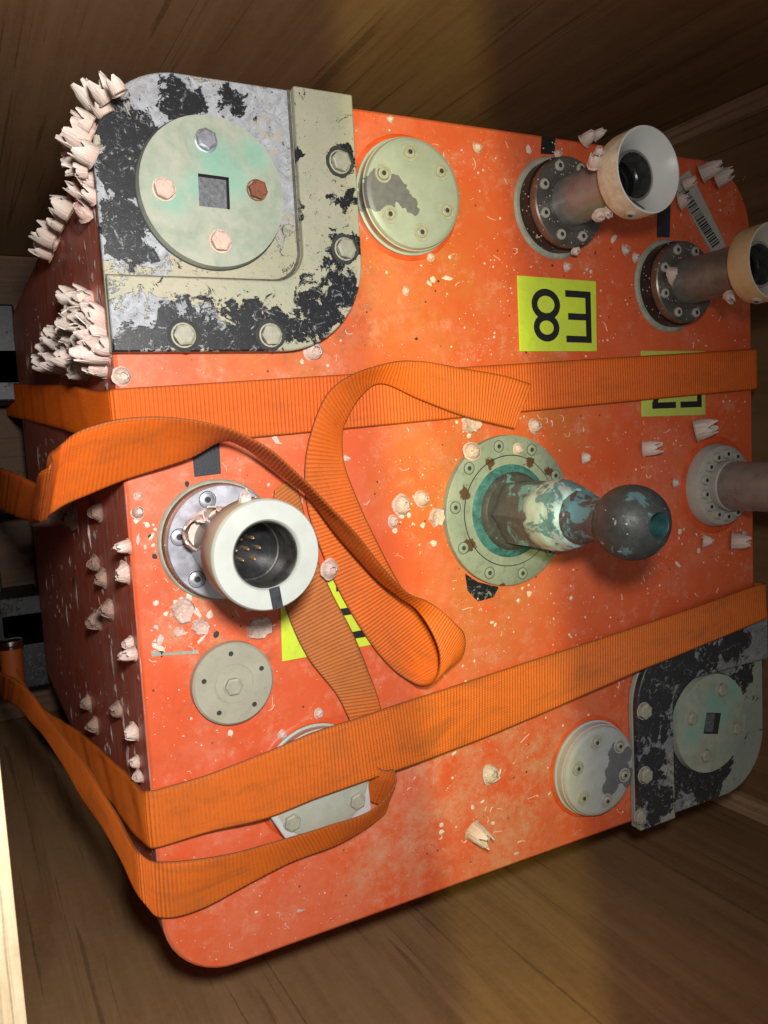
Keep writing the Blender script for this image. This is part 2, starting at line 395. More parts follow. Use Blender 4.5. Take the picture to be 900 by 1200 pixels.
M['bolt_clean'] = plain('bare_bolt', (.48, .50, .55), .35, .7, .2, 120, .2)
M['bolt_rust'] = plain('rusty_bolt', (.22, .075, .035), .8, 0, .4, 200, .5)
M['barnpink'] = plain('pink_crust', (.66, .47, .38), .7, 0, .25, 200, .5)
M['groove'] = plain('grime_and_shade', (.035, .038, .032), .8, 0, .4, 150)  # near-black for groove dirt, grit and the painted shade round bolts
M['label'] = labelmat('yellow_label', (.62, .78, .045))
M['label_dirty'] = labelmat('weathered_yellow_label', (.55, .63, .09))
mi_ = Mat('black_print', .5); M['ink'] = mi_.out(mi_.mx(mi_.mr(mi_.noise(240, 6, .75, dist=.6), .66, .70), (.013, .013, .015), (.30, .32, .06)), .5)
M['paper'] = plain('sticker_paper', (.42, .40, .35), .6, 0, .12, 120)
M['shell'] = shellmat()
M['shell_shade'] = plain('shaded_shell', (.36, .235, .18), .7, 0, .45, 3, .4, .05)  # barnacle shell darkened: the shade of the case's side put into its colour
M['spat'] = plain('white_spat', (.74, .60, .50), .7, 0, .2, 300)
M['worm'] = plain('worm_tube_white', (.76, .66, .52), .6, 0, .15, 200)
M['iron'] = plain('dark_frame_metal', (.012, .012, .012), .6, .2, .6, 40, .3)
M['chrome'] = plain('chrome', (.6, .6, .6), .15, 1, .1)
M['strap'] = webbing('orange_webbing', (.74, .128, .006), (.28, .075, .012), .34)
M['strap_dirty'] = webbing('soiled_orange_webbing', (.73, .142, .010), (.30, .095, .02), .45)
M['strap_low'] = webbing('worn_orange_webbing', (.73, .155, .014), (.30, .095, .02), .45)

# ------------------------------------------------------------------ crate
XL, XR, YB, YT, ZF, ZR = -.3915, .372, -.382, .392, -1.0, .20
TH = .018
crate = thing('plywood_crate', (0, 0, ZF - TH), 'open brown plywood crate with pale sawn edge, holding the orange case', 'crate')
def panel(name, x0, y0, z0, x1, y1, z1, mats, label=None):
    bm = bmesh.new(); c = ((x0 + x1) / 2, (y0 + y1) / 2, (z0 + z1) / 2)
    box(bm, x0, y0, z0, x1, y1, z1, c)
    bm.faces.ensure_lookup_table()
    for f in bm.faces: f.material_index = 1 if (f.calc_center_median().z > 0 and abs(f.normal.z) > .9) else 0
    bm.normal_update()
    for f in bm.faces:
        f.normal_update()
        f.material_index = 1 if f.normal.z > .9 and len(mats) > 1 else 0
    return part(name, mesh(name, bm, mats, False), crate, c, label, bevel=.0008)
wm = [M['wood_y'], M['rim']]
panel('side_panel', XL - TH, YB - TH, ZF, XL, YT + TH, ZR, wm, 'crate side with its pale sawn rim lit at the lower left')
panel('side_panel', XR, YB - TH, ZF, XR + TH, YT + TH, ZR, wm)
panel('side_panel', XL + .0004, YT, ZF, XR - .0004, YT + TH, ZR, wm)
panel('side_panel', XL + .0004, YB - TH, ZF, XR - .0004, YB, ZR, wm)
panel('base_panel', XL - TH, YB - TH, ZF - TH, XR + TH, YT + TH, ZF - .0005, [M['floor']])
for (yy, s) in ((YT, -1), (YB, 1)):
    a, b = sorted((yy + s * .0005, yy + s * .010)); panel('corner_batten', XR - .020, a, ZF + .001, XR - .0125, b, ZR - .01, [M['batten']])
    a, b = sorted((yy + s * .0005, yy + s * .017)); panel('corner_batten', XR - .0120, a, ZF + .001, XR - .0005, b, ZR - .01, [M['batten']])
panel('floor_batten', XL + .001, YT - .09, ZF, XR - .03, YT - .002, ZF + .05, [M['floor']])
panel('floor_batten', XL + .001, YB + .002, ZF, XR - .03, YB + .06, ZF + .045, [M['floor']])

# ------------------------------------------------------------------ the case
case = thing('instrument_case', (0, 0, -.95), 'large orange underwater instrument case with ports and bolted corner plates, standing in the plywood crate', 'instrument case')
bm = bmesh.new()
prism(bm, rrect(-.3, -.302, .3, .302, (.049, .055, .062, .05)), -.76, 0, 0, 1)
shell = part('shell', mesh('shell', bm, [M['face'], M['side']]), case, (0, 0, 0), 'orange painted body, salmon face and dark fouled sides', bevel=.0025)
# dark skid frame and lower corner blocks under the far end of the body
bm = bmesh.new()
for y0, y1 in ((-.22, -.17), (.17, .22), (-.02, .02)): box(bm, -.385, y0, -.95, .33, y1, -.78)
box(bm, -.372, -.30, -.95, -.345, .30, -.86); box(bm, .30, -.30, -.95, .325, .30, -.86)
part('skid_frame', mesh('skid_frame', bm, M['iron'], False), case, (0, 0, 0), bevel=.002)
M['lowblock'] = chip_paint('peeling_grey_block', [(0, 0, .09), (.02, .05, .05)], [(0, -.02, .08)], cover=(.03, .03, .027), under=(.022, .024, .025))
for cy in (.215, -.215):
    bm = bmesh.new(); box(bm, -.03, -.07, -.06, .03, .07, .06)
    part('corner_block', mesh('corner_block', bm, M['lowblock'], False), case, (-.325, cy, -.84), bevel=.003)

def screw_mesh(name, r, h, mat, sock=.42, socket_seg=6, rim=None):
    bm = bmesh.new()
    lathe(bm, [(0, h * .35), (r * sock, h * .35), (r * sock, h), (r * .86, h), (r, h * .72), (r, 0)], 18, mi=[1, 1, 0, 0, 0, 0])
    return mesh(name, bm, [mat, M['groove']])
def hexbolt_mesh(name, r, h, mat):
    bm = bmesh.new()
    lathe(bm, [(r * 1.12, 0), (r * 1.12, h * .12), (r * .98, h * .16)], 20)
    lathe(bm, [(r, h * .1), (r, h * .85), (r * .8, h), (0, h)], 6)
    return mesh(name, bm, mat, angle=25)
SC = {k: screw_mesh('screw', *a) for k, a in {
    'cap': (.0042, .0016, M['bolt']), 'flange': (.0042, .0022, M['postpaint']), 'stud': (.0043, .0007, M['pale_paint']), 'post': (.0044, .0042, M['postpaint']), 'big': (.0062, .0014, M['bluesteel'])}.items()}
ringbm = bmesh.new(); lathe(ringbm, [(.0050, 0), (.0050, .0005), (.0058, .0007), (.0064, .0005), (.0066, 0)], 20)
RING = mesh('ring', ringbm, M['bolt'])
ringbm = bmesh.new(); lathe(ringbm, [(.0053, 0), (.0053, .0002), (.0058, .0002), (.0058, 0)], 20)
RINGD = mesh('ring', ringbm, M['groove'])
HB = {k: hexbolt_mesh('hex_bolt', *a) for k, a in {
    'plate': (.0072, .0048, M['bolt']), 'disc': (.0062, .0036, M['bolt']), 'bare': (.0068, .0048, M['bolt_clean']), 'rust': (.0064, .0046, M['bolt_rust']), 'crust': (.0068, .0050, M['barnpink'])}.items()}
rcb = bmesh.new(); rq = random.Random(9); lathe(rcb, [(.0080, .0004), (.0098, .0003), (.0106, .00005)], 26, jit=.07, rng=rq); BOLT_SHADE = mesh('bolt_shade', rcb, M['groove'])  # flat dark ring, shade of a bolt's counterbore put into the colour
def L3(p): return (float(p[0]), float(p[1]), float(p[2]))

SOCK = plain('socket_floor_metal', (.16, .165, .175), .5, .3, .5, 300, .4)
# ------------------------------------------------------------------ corner plates
def corner_plate(flip, matL, matP, matD, label):
    s = -1 if flip else 1
    cx, cy = -.2145 * s, .2165 * s
    def tr(poly): return [((x * s) - cx, (y * s) - cy) for x, y in poly]
    root_bm = bmesh.new()
    # pocket plate (thin) with the outer rounded corner
    out = rrect(-.3025, .1288, -.1262, .3046, (.001, .064, .001, .056), 14)
    prism(root_bm, tr(out), .0004, .0058)
    pl = part('corner_plate', mesh('corner_plate', root_bm, matP), case, (cx, cy, 0), label, bevel=.0012)
    # raised L flange
    Lp = [(-.3022, .1286)]
    n = 14
    for k in range(n + 1):
        a = math.radians(270 + 90 * k / n); Lp.append((-.126 - .064 + .064 * math.cos(a), .1286 + .064 + .064 * math.sin(a)))
    Lp += [(-.126, .3050), (-.1702, .3050)]
    rr = .022
    for k in range(n + 1):
        a = math.radians(0 - 90 * k / n); Lp.append((-.1702 - rr + rr * math.cos(a), .1755 + rr + rr * math.sin(a)))
    Lp += [(-.3022, .1755)]
    # uneven broken edge of the flange's outer side
    rg = random.Random(4 + flip); Lq = []
    for i, (x, y) in enumerate(Lp):
        Lq.append((x, y))
    bm = bmesh.new(); prism(bm, tr(Lq), .0060, .0128)
    part('raised_flange', mesh('raised_flange', bm, matL), pl, (cx, cy, 0), bevel=.0012)
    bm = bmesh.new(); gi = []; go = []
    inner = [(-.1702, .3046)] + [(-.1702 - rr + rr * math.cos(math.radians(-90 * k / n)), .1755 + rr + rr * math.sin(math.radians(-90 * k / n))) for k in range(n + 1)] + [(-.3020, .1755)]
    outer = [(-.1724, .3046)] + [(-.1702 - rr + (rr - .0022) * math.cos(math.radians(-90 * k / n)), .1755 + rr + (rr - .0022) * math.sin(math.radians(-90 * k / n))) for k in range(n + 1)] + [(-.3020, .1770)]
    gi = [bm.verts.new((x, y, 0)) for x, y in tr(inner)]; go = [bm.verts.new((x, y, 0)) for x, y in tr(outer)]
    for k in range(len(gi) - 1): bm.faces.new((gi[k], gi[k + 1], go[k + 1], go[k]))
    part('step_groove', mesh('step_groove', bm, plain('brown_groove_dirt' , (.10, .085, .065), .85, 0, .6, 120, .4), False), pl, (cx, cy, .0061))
    # ring groove, disc with a square socket
    dx, dy = ((-.2303, .2308) if not flip else (.2215, -.2244))
    bm = bmesh.new(); seg = 64; R = .0484; h0, h1 = .0062, .0125; a2 = .0102
    ang0 = math.radians(-2 if not flip else -14)
    top_o, top_o2, in_t, in_b = [], [], [], []
    for k in range(seg):
        t = 2 * math.pi * k / seg
        top_o2.append(bm.verts.new((R * math.cos(t), R * math.sin(t), h0)))
        top_o.append(bm.verts.new(((R - .0008) * math.cos(t), (R - .0008) * math.sin(t), h1)))
        q = a2 / max(abs(math.cos(t)), abs(math.sin(t)))
        x, y = q * math.cos(t), q * math.sin(t); x, y = x * math.cos(ang0) - y * math.sin(ang0), x * math.sin(ang0) + y * math.cos(ang0)
        # rotate the sample so the corners stay sharp
        in_t.append(bm.verts.new((x, y, h1))); in_b.append(bm.verts.new((x, y, -.006)))
    for k in range(seg):
        j = (k + 1) % seg
        bm.faces.new((top_o2[k], top_o2[j], top_o[j], top_o[k])); bm.faces.new((top_o[k], top_o[j], in_t[j], in_t[k]))
        bm.faces.new((in_t[k], in_t[j], in_b[j], in_b[k])).material_index = 1
    part('socket_disc', mesh('socket_disc', bm, [matD, M['groove']]), pl, (dx, dy, 0), 'pale verdigris disc with a square socket')
    bm = bmesh.new(); sheet(bm, rrect(-.0125, -.0125, .0125, .0125, (.001,) * 4, 2), 0)
    part('socket_floor', mesh('socket_floor', bm, SOCK, False), pl, (dx, dy, .0062), rot=(0, 0, ang0))
    bm = bmesh.new(); lathe(bm, [(.0492, .0), (.0492, .0006), (.0482, .0006)], 64)
    part('disc_groove', mesh('disc_groove', bm, M['groove']), pl, (dx, dy, .0059))
    return pl, dx, dy
def local(px, py, h, c): p = F(px, py, h); return (float(p[0] - c[0]), float(p[1] - c[1]))
cA = (-.2145, .2165)
def LB(lst, c, h=.0125): return [local(x, y, h, c) + (r,) for x, y, r in lst]
mLtl = chip_paint('chipped_flange_paint', LB([(150, 398, .012), (190, 395, .020), (240, 395, .024), (290, 395, .024), (340, 385, .016), (372, 368, .022), (400, 335, .018), (408, 290, .014), (405, 230, .012), (402, 185, .010), (345, 180, .006), (346, 250, .006), (270, 362, .008)], cA),
                  LB([(150, 390, .030), (180, 385, .022), (235, 380, .018)], cA))
mPtl = chip_paint('chipped_pocket_paint', LB([(150, 155, .022), (140, 205, .019), (146, 250, .017), (160, 290, .013), (205, 128, .010), (215, 110, .016), (275, 122, .012), (175, 175, .02), (140, 290, .008)], cA, .006),
                  LB([(210, 120, .050), (290, 150, .055), (325, 200, .040), (135, 240, .034), (175, 290, .020), (335, 130, .03)], cA, .006), cover=(.44, .39, .28))
mDtl = brass_disc('verdigris_disc', .5)
plA, ax, ay = corner_plate(False, mLtl, mPtl, mDtl, 'big upper left corner plate with chipped beige and black paint')
for (px, py), k in zip([(215, 393), (317, 393), (398, 190), (404, 292)], ['plate'] * 4):
    part('hex_bolt', HB[k], plA, L3(F(px, py, .0128)), rot=(0, 0, px * .01)); part('bolt_shade', BOLT_SHADE, plA, L3(F(px, py, .0128)))
for (px, py), k in zip([(241, 165), (192, 222), (301, 223), (258, 283)], ['bare', 'crust', 'rust', 'crust']):
    part('hex_bolt', HB[k], plA, L3(F(px, py, .0125)), {'bare': 'clean grey bolt', 'crust': 'bolt crusted pale', 'rust': 'rusty brown bolt'}[k], rot=(0, 0, px * .02))
cB = (.2145, -.2165)
mLbr = chip_paint('blackened_flange_paint', LB([(770, 800, .035), (760, 850, .03), (765, 900, .022), (770, 945, .022), (800, 780, .03), (830, 770, .022), (860, 755, .022), (752, 930, .02), (756, 825, .03)], cB),
                  LB([(800, 770, .06), (870, 745, .05), (760, 860, .06), (760, 930, .03)], cB), cover=(.36, .35, .30), under=(.20, .205, .215), dark=(.030, .031, .034))
mPbr = chip_paint('blackened_pocket_paint', LB([(800, 790, .035), (795, 900, .035), (830, 920, .028), (870, 790, .018), (805, 850, .03), (850, 900, .012)], cB, .006),
                  LB([(800, 920, .03), (850, 780, .02)], cB, .006), cover=(.36, .38, .32), under=(.20, .21, .215), dark=(.030, .031, .034))
mDbr = brass_disc('verdigris_disc_grimy', .6)
plB, bx_, by_ = corner_plate(True, mLbr, mPbr, mDbr, 'lower right corner plate, mostly blackened')
for px, py in ((845, 808), (810, 842), (862, 853), (826, 885)):
    part('hex_bolt', HB['disc'], plB, L3(F(px, py, .0125)), rot=(0, 0, px * .02))
for px, py, k in ((754, 833, 'plate'), (755, 908, 'plate'), (749, 957, 'disc')):
    part('hex_bolt', HB[k], plB, L3(F(px, py, .0128)), rot=(0, 0, .4))

# ------------------------------------------------------------------ round port covers
def port_cover(cx, cy, mat, label, steel=True, bolts=6, a0=90, holes=False, R=.0398, h=.0145):
    bm = bmesh.new()
    lathe(bm, [(0, h), (R - .0042, h), (R - .0030, h - .0003), (R - .0008, h - .0016), (R - .0002, h - .0030), (R, h - .0048), (R + .0009, h - .0052), (R + .0009, .0032), (R + .0025, .0026), (R + .0022, 0.0003)], 64,
          mi=[0, 0, 0, 0, 0, 0, 1 if steel else 0, 0, 0])
    c = part('port_cover', mesh('port_cover', bm, [mat, M['steel']]), case, (cx, cy, 0), label)
    bm = bmesh.new(); lathe(bm, [(R + .0026, .0002), (R + .0026, .0009), (R + .0052, .0007), (R + .0060, .0002)], 64)
    part('seat_ring', mesh('seat_ring', bm, M['fresh']), c, (cx, cy, 0))
    for k in range(bolts):
        a = math.radians(a0 + 360 * k / bolts); p = (cx + .0282 * math.cos(a), cy + .0282 * math.sin(a), h)
        part('bolt_ring', RING, c, p)
        part('screw', SC['cap'], c, p, rot=(0, 0, k * .7))
    return c
cp1 = (-.0800, .2420); cp2 = (.0800, -.2365)
def off(px, py, h, c, r): p = F(px, py, h); return (float(p[0] - c[0]), float(p[1] - c[1]), r)
chA = [off(446, 217, .0145, cp1, .012), off(455, 224, .0145, cp1, .012), off(463, 220, .0145, cp1, .010), off(472, 232, .0145, cp1, .008), off(481, 240, .0145, cp1, .006), off(487, 246, .0145, cp1, .0042), off(442, 230, .0145, cp1, .011)]
port_cover(*cp1, cap_paint('pale_green_cap_paint', chA, (.39, .43, .36)), 'pale green cover with a dark bare patch on its left', a0=97)
chB = [off(724, 880, .0145, cp2, .010), off(722, 893, .0145, cp2, .0105), off(719, 906, .0145, cp2, .0105), off(716, 920, .0145, cp2, .010), off(728, 905, .0145, cp2, .010), off(734, 885, .0145, cp2, .008), off(737, 912, .0145, cp2, .009)]
port_cover(*cp2, cap_paint('pale_grey_cap_paint', chB, (.45, .46, .44), .35), 'grey cover with a dark bare patch on its right', steel=False, a0=40)
hc = (-.1830, -.1815)
port_cover(*hc, cap_paint('plain_cap_paint', None, (.44, .46, .38)), 'cover half hidden behind the lower strap', bolts=0)
# small plug with a hex nut
px0, py0 = -.2400, -.0965
bm = bmesh.new(); lathe(bm, [(0, .0075), (.0130, .0075), (.0133, .0070), (.0137, .0070), (.0140, .0075), (.0272, .0075), (.0287, .006), (.0290, .0003)], 56)
plug = part('port_plug', mesh('port_plug', bm, cap_paint('plug_paint', None, (.40, .385, .29), .4)), case, (px0, py0, 0), 'small grey green plug with hex centre')
part('hex_bolt', HB['disc'], plug, (px0 - .001, py0 - .001, .0075))
for k in range(5):
    a = math.radians(20 + 72 * k); bm = bmesh.new(); lathe(bm, [(0, .0003), (.0014, .0003), (.0018, 0)], 10)
    part('pin_hole', mesh('pin_hole', bm, M['groove']), plug, (px0 + .0215 * math.cos(a), py0 + .0215 * math.sin(a), .0075))
# bracket below the hidden cover
bm = bmesh.new(); bp = [F(315, 955, .014), F(432, 917, .014), F(436, 952, .014), F(338, 988, .014)]
bc = sum(bp) / 4; e = F(345, 915, .014) - F(315, 955, .014)
poly = [tuple((p - bc)[:2]) for p in (bp[0] + e * .0, bp[3], bp[2], bp[1] + (bp[1] - bp[2]) * .5, bp[0] + (bp[1] - bp[2]) * .5)]
prism(bm, poly, .0005, .0140)
brk = part('bracket', mesh('bracket', bm, cap_paint('bracket_paint', None, (.58, .60, .58), .15), False), case, (float(bc[0]), float(bc[1]), 0), 'pale bolted bracket showing between the two runs of the lower strap', bevel=.001)
for q in ((342, 963), (418, 938)): part('hex_bolt', HB['disc'], brk, L3(F(*q, .0140)), rot=(0, 0, .3))

# ------------------------------------------------------------------ connectors
def ringmesh(name, prof, mats, seg=56, mi=None):
    bm = bmesh.new(); lathe(bm, prof, seg, mi=mi); return mesh(name, bm, mats)
def fouled(name, base, metal=.6, dens=.5):
    m = Mat(name, .42, metal); d, cc = m.vor(420); n = m.noise(60, 7, .7)
    c = m.mx(m.mr(n, .35, .65), tuple(x * .6 for x in base), base)
    sp = m.ma('MULTIPLY', m.mr(d, .32, .2), m.ma('GREATER_THAN', m.chan(cc, 0), 1 - dens * .6))
    c = m.mx(sp, c, (.62, .56, .48))
    return m.out(c, m.mx(sp, (.38, .38, .38), (.8, .8, .8)), m.bump(sp, .4, .0008), m.ma('MULTIPLY', m.ma('SUBTRACT', 1., sp), metal))
M['foul_black'] = fouled('speckled_black_gasket', (.02, .02, .02), .1, .35)
M['foul_steel'] = fouled('speckled_steel', (.24, .22, .19), .7, .45)
M['foul_brown'] = fouled('stained_flange_edge', (.24, .15, .09), .3, .2)
def connector_right(cx, cy, z0, label, poly_mat, cone_mat, dim):
    c = part('connector', ringmesh('connector', [(.0195, .018), (.0195, z0 + .002)], [M['dullsteel'] if dim else M['poststeel']]), case, (cx, cy, 0), label)
    part('seat_ring', ringmesh('seat_ring', [(.034, .0022), (.0395, .0022), (.0408, .0012), (.0412, .0002)], M['grey_paint']), c, (cx, cy, 0))
    part('gasket', ringmesh('gasket', [(.0368, .002), (.0368, .0125), (.03, .0127)], M['foul_black']), c, (cx, cy, 0))
    part('flange', ringmesh('flange', [(.0335, .0128), (.0352, .0130), (.0354, .0150), (.0352, .0195), (.0342, .0205), (.0232, .0205), (.0230, .0215), (.0195, .0215)], [M['foul_steel'], M['foul_brown']], mi=[1, 1, 1, 0, 0, 0, 0]), c, (cx, cy, 0))
    for k in range(8):
        a = math.radians(22 + 45 * k); part('screw', SC['flange'], c, (cx + .0287 * math.cos(a), cy + .0287 * math.sin(a), .0203), rot=(0, 0, k))
    for k in range(3):
        a = math.radians(195 + 30 * k); 
    bm = bmesh.new(); rg = random.Random(int(cx * 1e4))
    lathe(bm, [(.0195, z0), (.0296, z0), (.0303, z0 + .003), (.0305, z0 + .019), (.0302, z0 + .0203), (.0294, z0 + .0205), (.0285, z0 + .0198), (.0182, z0 + .006), (.0178, z0 + .002)], 64, mi=[0, 0, 0, 0, 1, 1, 1, 1])
    part('collar', mesh('collar', bm, [poly_mat, cone_mat]), c, (cx, cy, 0), 'white funnel collar with crusted outside' if not dim else 'cream crusted collar cut by the right edge')
    part('sleeve', ringmesh('sleeve', [(.0181, z0 + .0058), (.0180, z0 + .0068), (.0163, z0 + .0068), (.0160, z0 + .005), (.0160, z0 - .006), (.0150, z0 - .007), (.0150, z0 - .0095), (.0158, z0 - .010), (.0158, z0 - .016), (.0142, z0 - .0165), (.0140, z0 - .05), (0, z0 - .05)], [M['steel'], M['dark']], mi=[0, 0, 0, 0, 1, 0, 1, 1, 1, 1, 1]), c, (cx, cy, 0))
    # set screw on the collar and a mark inside the funnel
    a = math.radians(252)
    sc = part('set_screw', SC['flange'], c, (cx + .0300 * math.cos(a), cy + .0300 * math.sin(a), z0 + .011)); sc.rotation_euler = Vector((math.cos(a), math.sin(a), 0)).to_track_quat('Z', 'Y').to_euler()
    if not dim:
        bm = bmesh.new(); vs = []
        for t, w in ((0, .0016), (1, .0016)):
            r = .0188 + t * .0088; zz = z0 + .0068 + t * .0119
            for sg in (-1, 1):
                aa = math.radians(262) + sg * w / r; vs.append(bm.verts.new(((r - .0003) * math.cos(aa), (r - .0003) * math.sin(aa), zz + .0004)))
        bm.faces.new((vs[0], vs[1], vs[3], vs[2])); part('mark_strip', mesh('mark_strip', bm, M['black_tape'], False), c, (cx, cy, 0))
    return c
connector_right(.0605, .2450, .0835, 'upper connector with a white funnel collar', M['cream_poly'], plain('funnel_white', (.68, .67, .62), .35, 0, .05, 40, .1), False)
connector_right(.1888, .1865, .0880, 'right hand connector with a cream collar', plain('cream_polymer', (.60, .46, .25), .5, 0, .15, 60, .25), plain('dim_white_polymer', (.62, .56, .44), .45, 0, .1), True)
lx, ly = -.2412, .0030
cl = part('connector', ringmesh('connector', [(.0235, .012), (.0235, .074)], M['poststeel']), case, (lx, ly, 0), 'left connector with a flat white collar and bright flange')
part('seat_ring', ringmesh('seat_ring', [(.036, .0024), (.0402, .0024), (.0412, .0014), (.0416, .0002)], M['grey_paint']), cl, (lx, ly, 0))
part('gasket', ringmesh('gasket', [(.0392, .002), (.0392, .0065), (.0385, .0085), (.03, .009)], [M['foul_black'], M['foul_brown']], mi=[0, 1, 1]), cl, (lx, ly, 0))
part('flange', ringmesh('flange', [(.0372, .0088), (.0382, .0092), (.0382, .0135), (.0375, .0142), (.0235, .0142)], M['bluesteel']), cl, (lx, ly, 0))
for a in (103, 43, 163, 223, 283, 343):
    a = math.radians(a + 5); p = (lx + .0305 * math.cos(a), ly + .0305 * math.sin(a), .0142)
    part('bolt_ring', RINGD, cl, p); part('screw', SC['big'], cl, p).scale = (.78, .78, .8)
part('collar', ringmesh('collar', [(.0235, .070), (.0305, .070), (.0322, .0725), (.0328, .0950), (.0326, .0968), (.0316, .0980), (.0210, .0980), (.0206, .0976), (.0196, .0962), (.0194, .090)], [plain('aged_white_polymer', (.62, .55, .40), .5, 0, .12, 60, .2), M['white_poly']], mi=[0, 0, 0, 0, 1, 1, 1, 1, 1]), cl, (lx, ly, 0), 'flat white collar with a black tape strip')
part('bore', ringmesh('bore', [(.0194, .0955), (.0188, .0950), (.0186, .086), (.0182, .085), (.0182, .079), (.0188, .0785), (.0188, .066), (.0180, .0655), (.0178, .056), (0, .056)], [M['bore'], M['dark']], mi=[0, 0, 0, 0, 0, 0, 0, 0, 1]), cl, (lx, ly, 0))
bm = bmesh.new(); lathe(bm, [(.0012, 0), (.0012, .006), (.0006, .007), (0, .0065)], 10); PIN = mesh('contact_pin', bm, M['gold'])
for k in range(7):
    r, a = (0, 0) if k == 6 else (.0075, k * math.pi / 3)
    part('contact_pin', PIN, cl, (lx + r * math.cos(a), ly + r * math.sin(a), .056))
bm = bmesh.new(); vs = []
a0 = math.radians(277)
for r in (.0192, .0318):
    for sg in (-1, 1): vs.append(bm.verts.new((r * math.cos(a0) - sg * .0033 * math.sin(a0), r * math.sin(a0) + sg * .0033 * math.cos(a0), .0986)))
bm.faces.new((vs[0], vs[1], vs[3], vs[2])); part('mark_strip', mesh('mark_strip', bm, M['black_tape'], False), cl, (lx, ly, 0))

# ------------------------------------------------------------------ ball stud in the middle
def verdigris(name, base, blue, amt, seedo, chips=.0):
    m = Mat(name, .5, .35); n = m.noise(55, 8, .7, dist=.5, off=seedo); n2 = m.noise(24, 6, .65, off=seedo + 3); n3 = m.noise(170, 6, .7)
    c = m.mx(m.mr(n3, .35, .65), tuple(x * .7 for x in base), base)
    c = m.mx(m.mr(n, .60 - amt * .16, .64 - amt * .16), c, blue)
    c = m.mx(m.mr(n2, .66 - amt * .05, .70 - amt * .05), c, (.52, .60, .54))
    if chips: c = m.mx(m.mr(m.noise(130, 5, .6, off=seedo + 6), .66, .68), c, (.50, .50, .47))
    return m.out(c, m.mr(n, .4, .6, .38, .75), m.bump(n3, .3, .0008, m.bump(n, .5, .0015)))
st = part('ball_stud', ringmesh('ball_stud', [(0, .0064), (.0372, .0064), (.0376, .0062), (.0446, .0062), (.0448, .0056), (.0452, .0056), (.0454, .0060), (.0600, .0060), (.0612, .0052), (.0615, .0003)], [M['stud_paint'], M['groove']], 72, mi=[0, 0, 0, 1, 1, 1, 0, 0, 0]), case, (0, .0006, 0), 'corroded ball headed stud on a round green flange')
for k in range(10):
    a = math.radians(100 + 36 * k); p = (.0535 * math.cos(a), .0006 + .0535 * math.sin(a), .0060)
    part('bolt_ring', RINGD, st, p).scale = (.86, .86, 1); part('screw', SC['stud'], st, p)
mt = plain('teal_corrosion', (.04, .155, .15), .75, 0, .7, 130, .5, .0015)
part('boss', ringmesh('boss', [(.0378, .0064), (.0352, .0085), (.0318, .0100), (.0305, .013), (.029, .0145), (0, .0145)], [mt, verdigris('boss_metal', (.10, .10, .09), (.14, .33, .32), .3, 1)], mi=[0, 0, 1, 1, 1]), st, (0, .0006, 0))
bm = bmesh.new(); lathe(bm, [(.0245, .012), (.0275, .0185), (.0275, .0560), (.0262, .0600), (.0, .0600)], 6); roughen(bm, .00055, 120, 9, 3.)
part('hex_body', mesh('hex_body', bm, verdigris('hex_metal', (.15, .14, .135), (.17, .36, .38), .45, 5, .5), angle=40), st, (0, .0006, 0))
bm = bmesh.new(); lathe(bm, [(.0235, .0525), (.0262, .0555), (.0264, .062), (.0264, .068), (.0262, .073), (.0254, .0765), (.0240, .0780), (.0236, .082), (.0222, .0855), (.0205, .088), (.0165, .0895)], 72); roughen(bm, .0013, 110, 0, 8.)
part('neck_collar', mesh('neck_collar', bm, verdigris('cyan_crust', (.16, .36, .38), (.50, .66, .61), .95, 9), angle=60), st, (0, .0006, 0), 'pale cyan corroded collar')
part('neck', ringmesh('neck', [(.0195, .0875), (.0192, .0935), (.0182, .0965), (.0165, .0985), (.0150, .104), (.0146, .112), (.0156, .121)], verdigris('neck_metal', (.12, .115, .11), (.15, .32, .33), .6, 13, .5)), st, (0, .0006, 0))
prof = []
for k in range(22):
    t = math.radians(-50 + 121 * k / 21); prof.append((.0256 * math.cos(t), .1395 + .0256 * math.sin(t)))
prof += [(.0086, .1640), (.0078, .1626), (.0074, .150), (0, .150)]
part('ball', ringmesh('ball', prof, [verdigris('ball_metal', (.075, .08, .075), (.12, .22, .23), -.05, 17, .5), plain('teal_bore', (.02, .085, .085), .6, .2, .5, 120)], 48, mi=[0] * 22 + [1, 1, 1]), st, (0, .0006, 0))
# shreds of paint peeling at the flange's foot
bm = bmesh.new(); sheet(bm, [tuple((F(x, y, .001) - F(565, 690, .001))[:2]) for x, y in ((545, 672), (560, 682), (585, 688), (578, 700), (560, 705), (548, 692))], 0)
part('bare_patch', mesh('bare_patch', bm, chip_paint('bare_patch_metal', [(0, 0, .03)], [(.0, .01, .02)]), False), case, L3(F(565, 690, .0006)))

# ------------------------------------------------------------------ steel post at the right
qx, qy = .2455, .0020
po = part('steel_post', ringmesh('steel_post', [(.0236, .011), (.0236, .020), (.0226, .021), (.0224, .145), (.021, .147), (0, .147)], [M['poststeel'], M['postpaint']], mi=[1, 1, 0, 0, 0]), case, (qx, qy, 0), 'plain steel post leaving the photo at the right edge')
part('flange', ringmesh('flange', [(.0236, .0118), (.0345, .0118), (.0372, .0105), (.0392, .0060), (.0398, .0003)], M['postpaint']), po, (qx, qy, 0))
part('seat_ring', ringmesh('seat_ring', [(.0398, .0002), (.0405, .0009), (.0455, .0008), (.0465, .0002)], M['fresh']), po, (qx, qy, 0))
for k in range(14):
    a = math.radians(12 + 360 / 14 * k); part('screw', SC['post'], po, (qx + .0295 * math.cos(a), qy + .0295 * math.sin(a), .0116), rot=(0, 0, k))

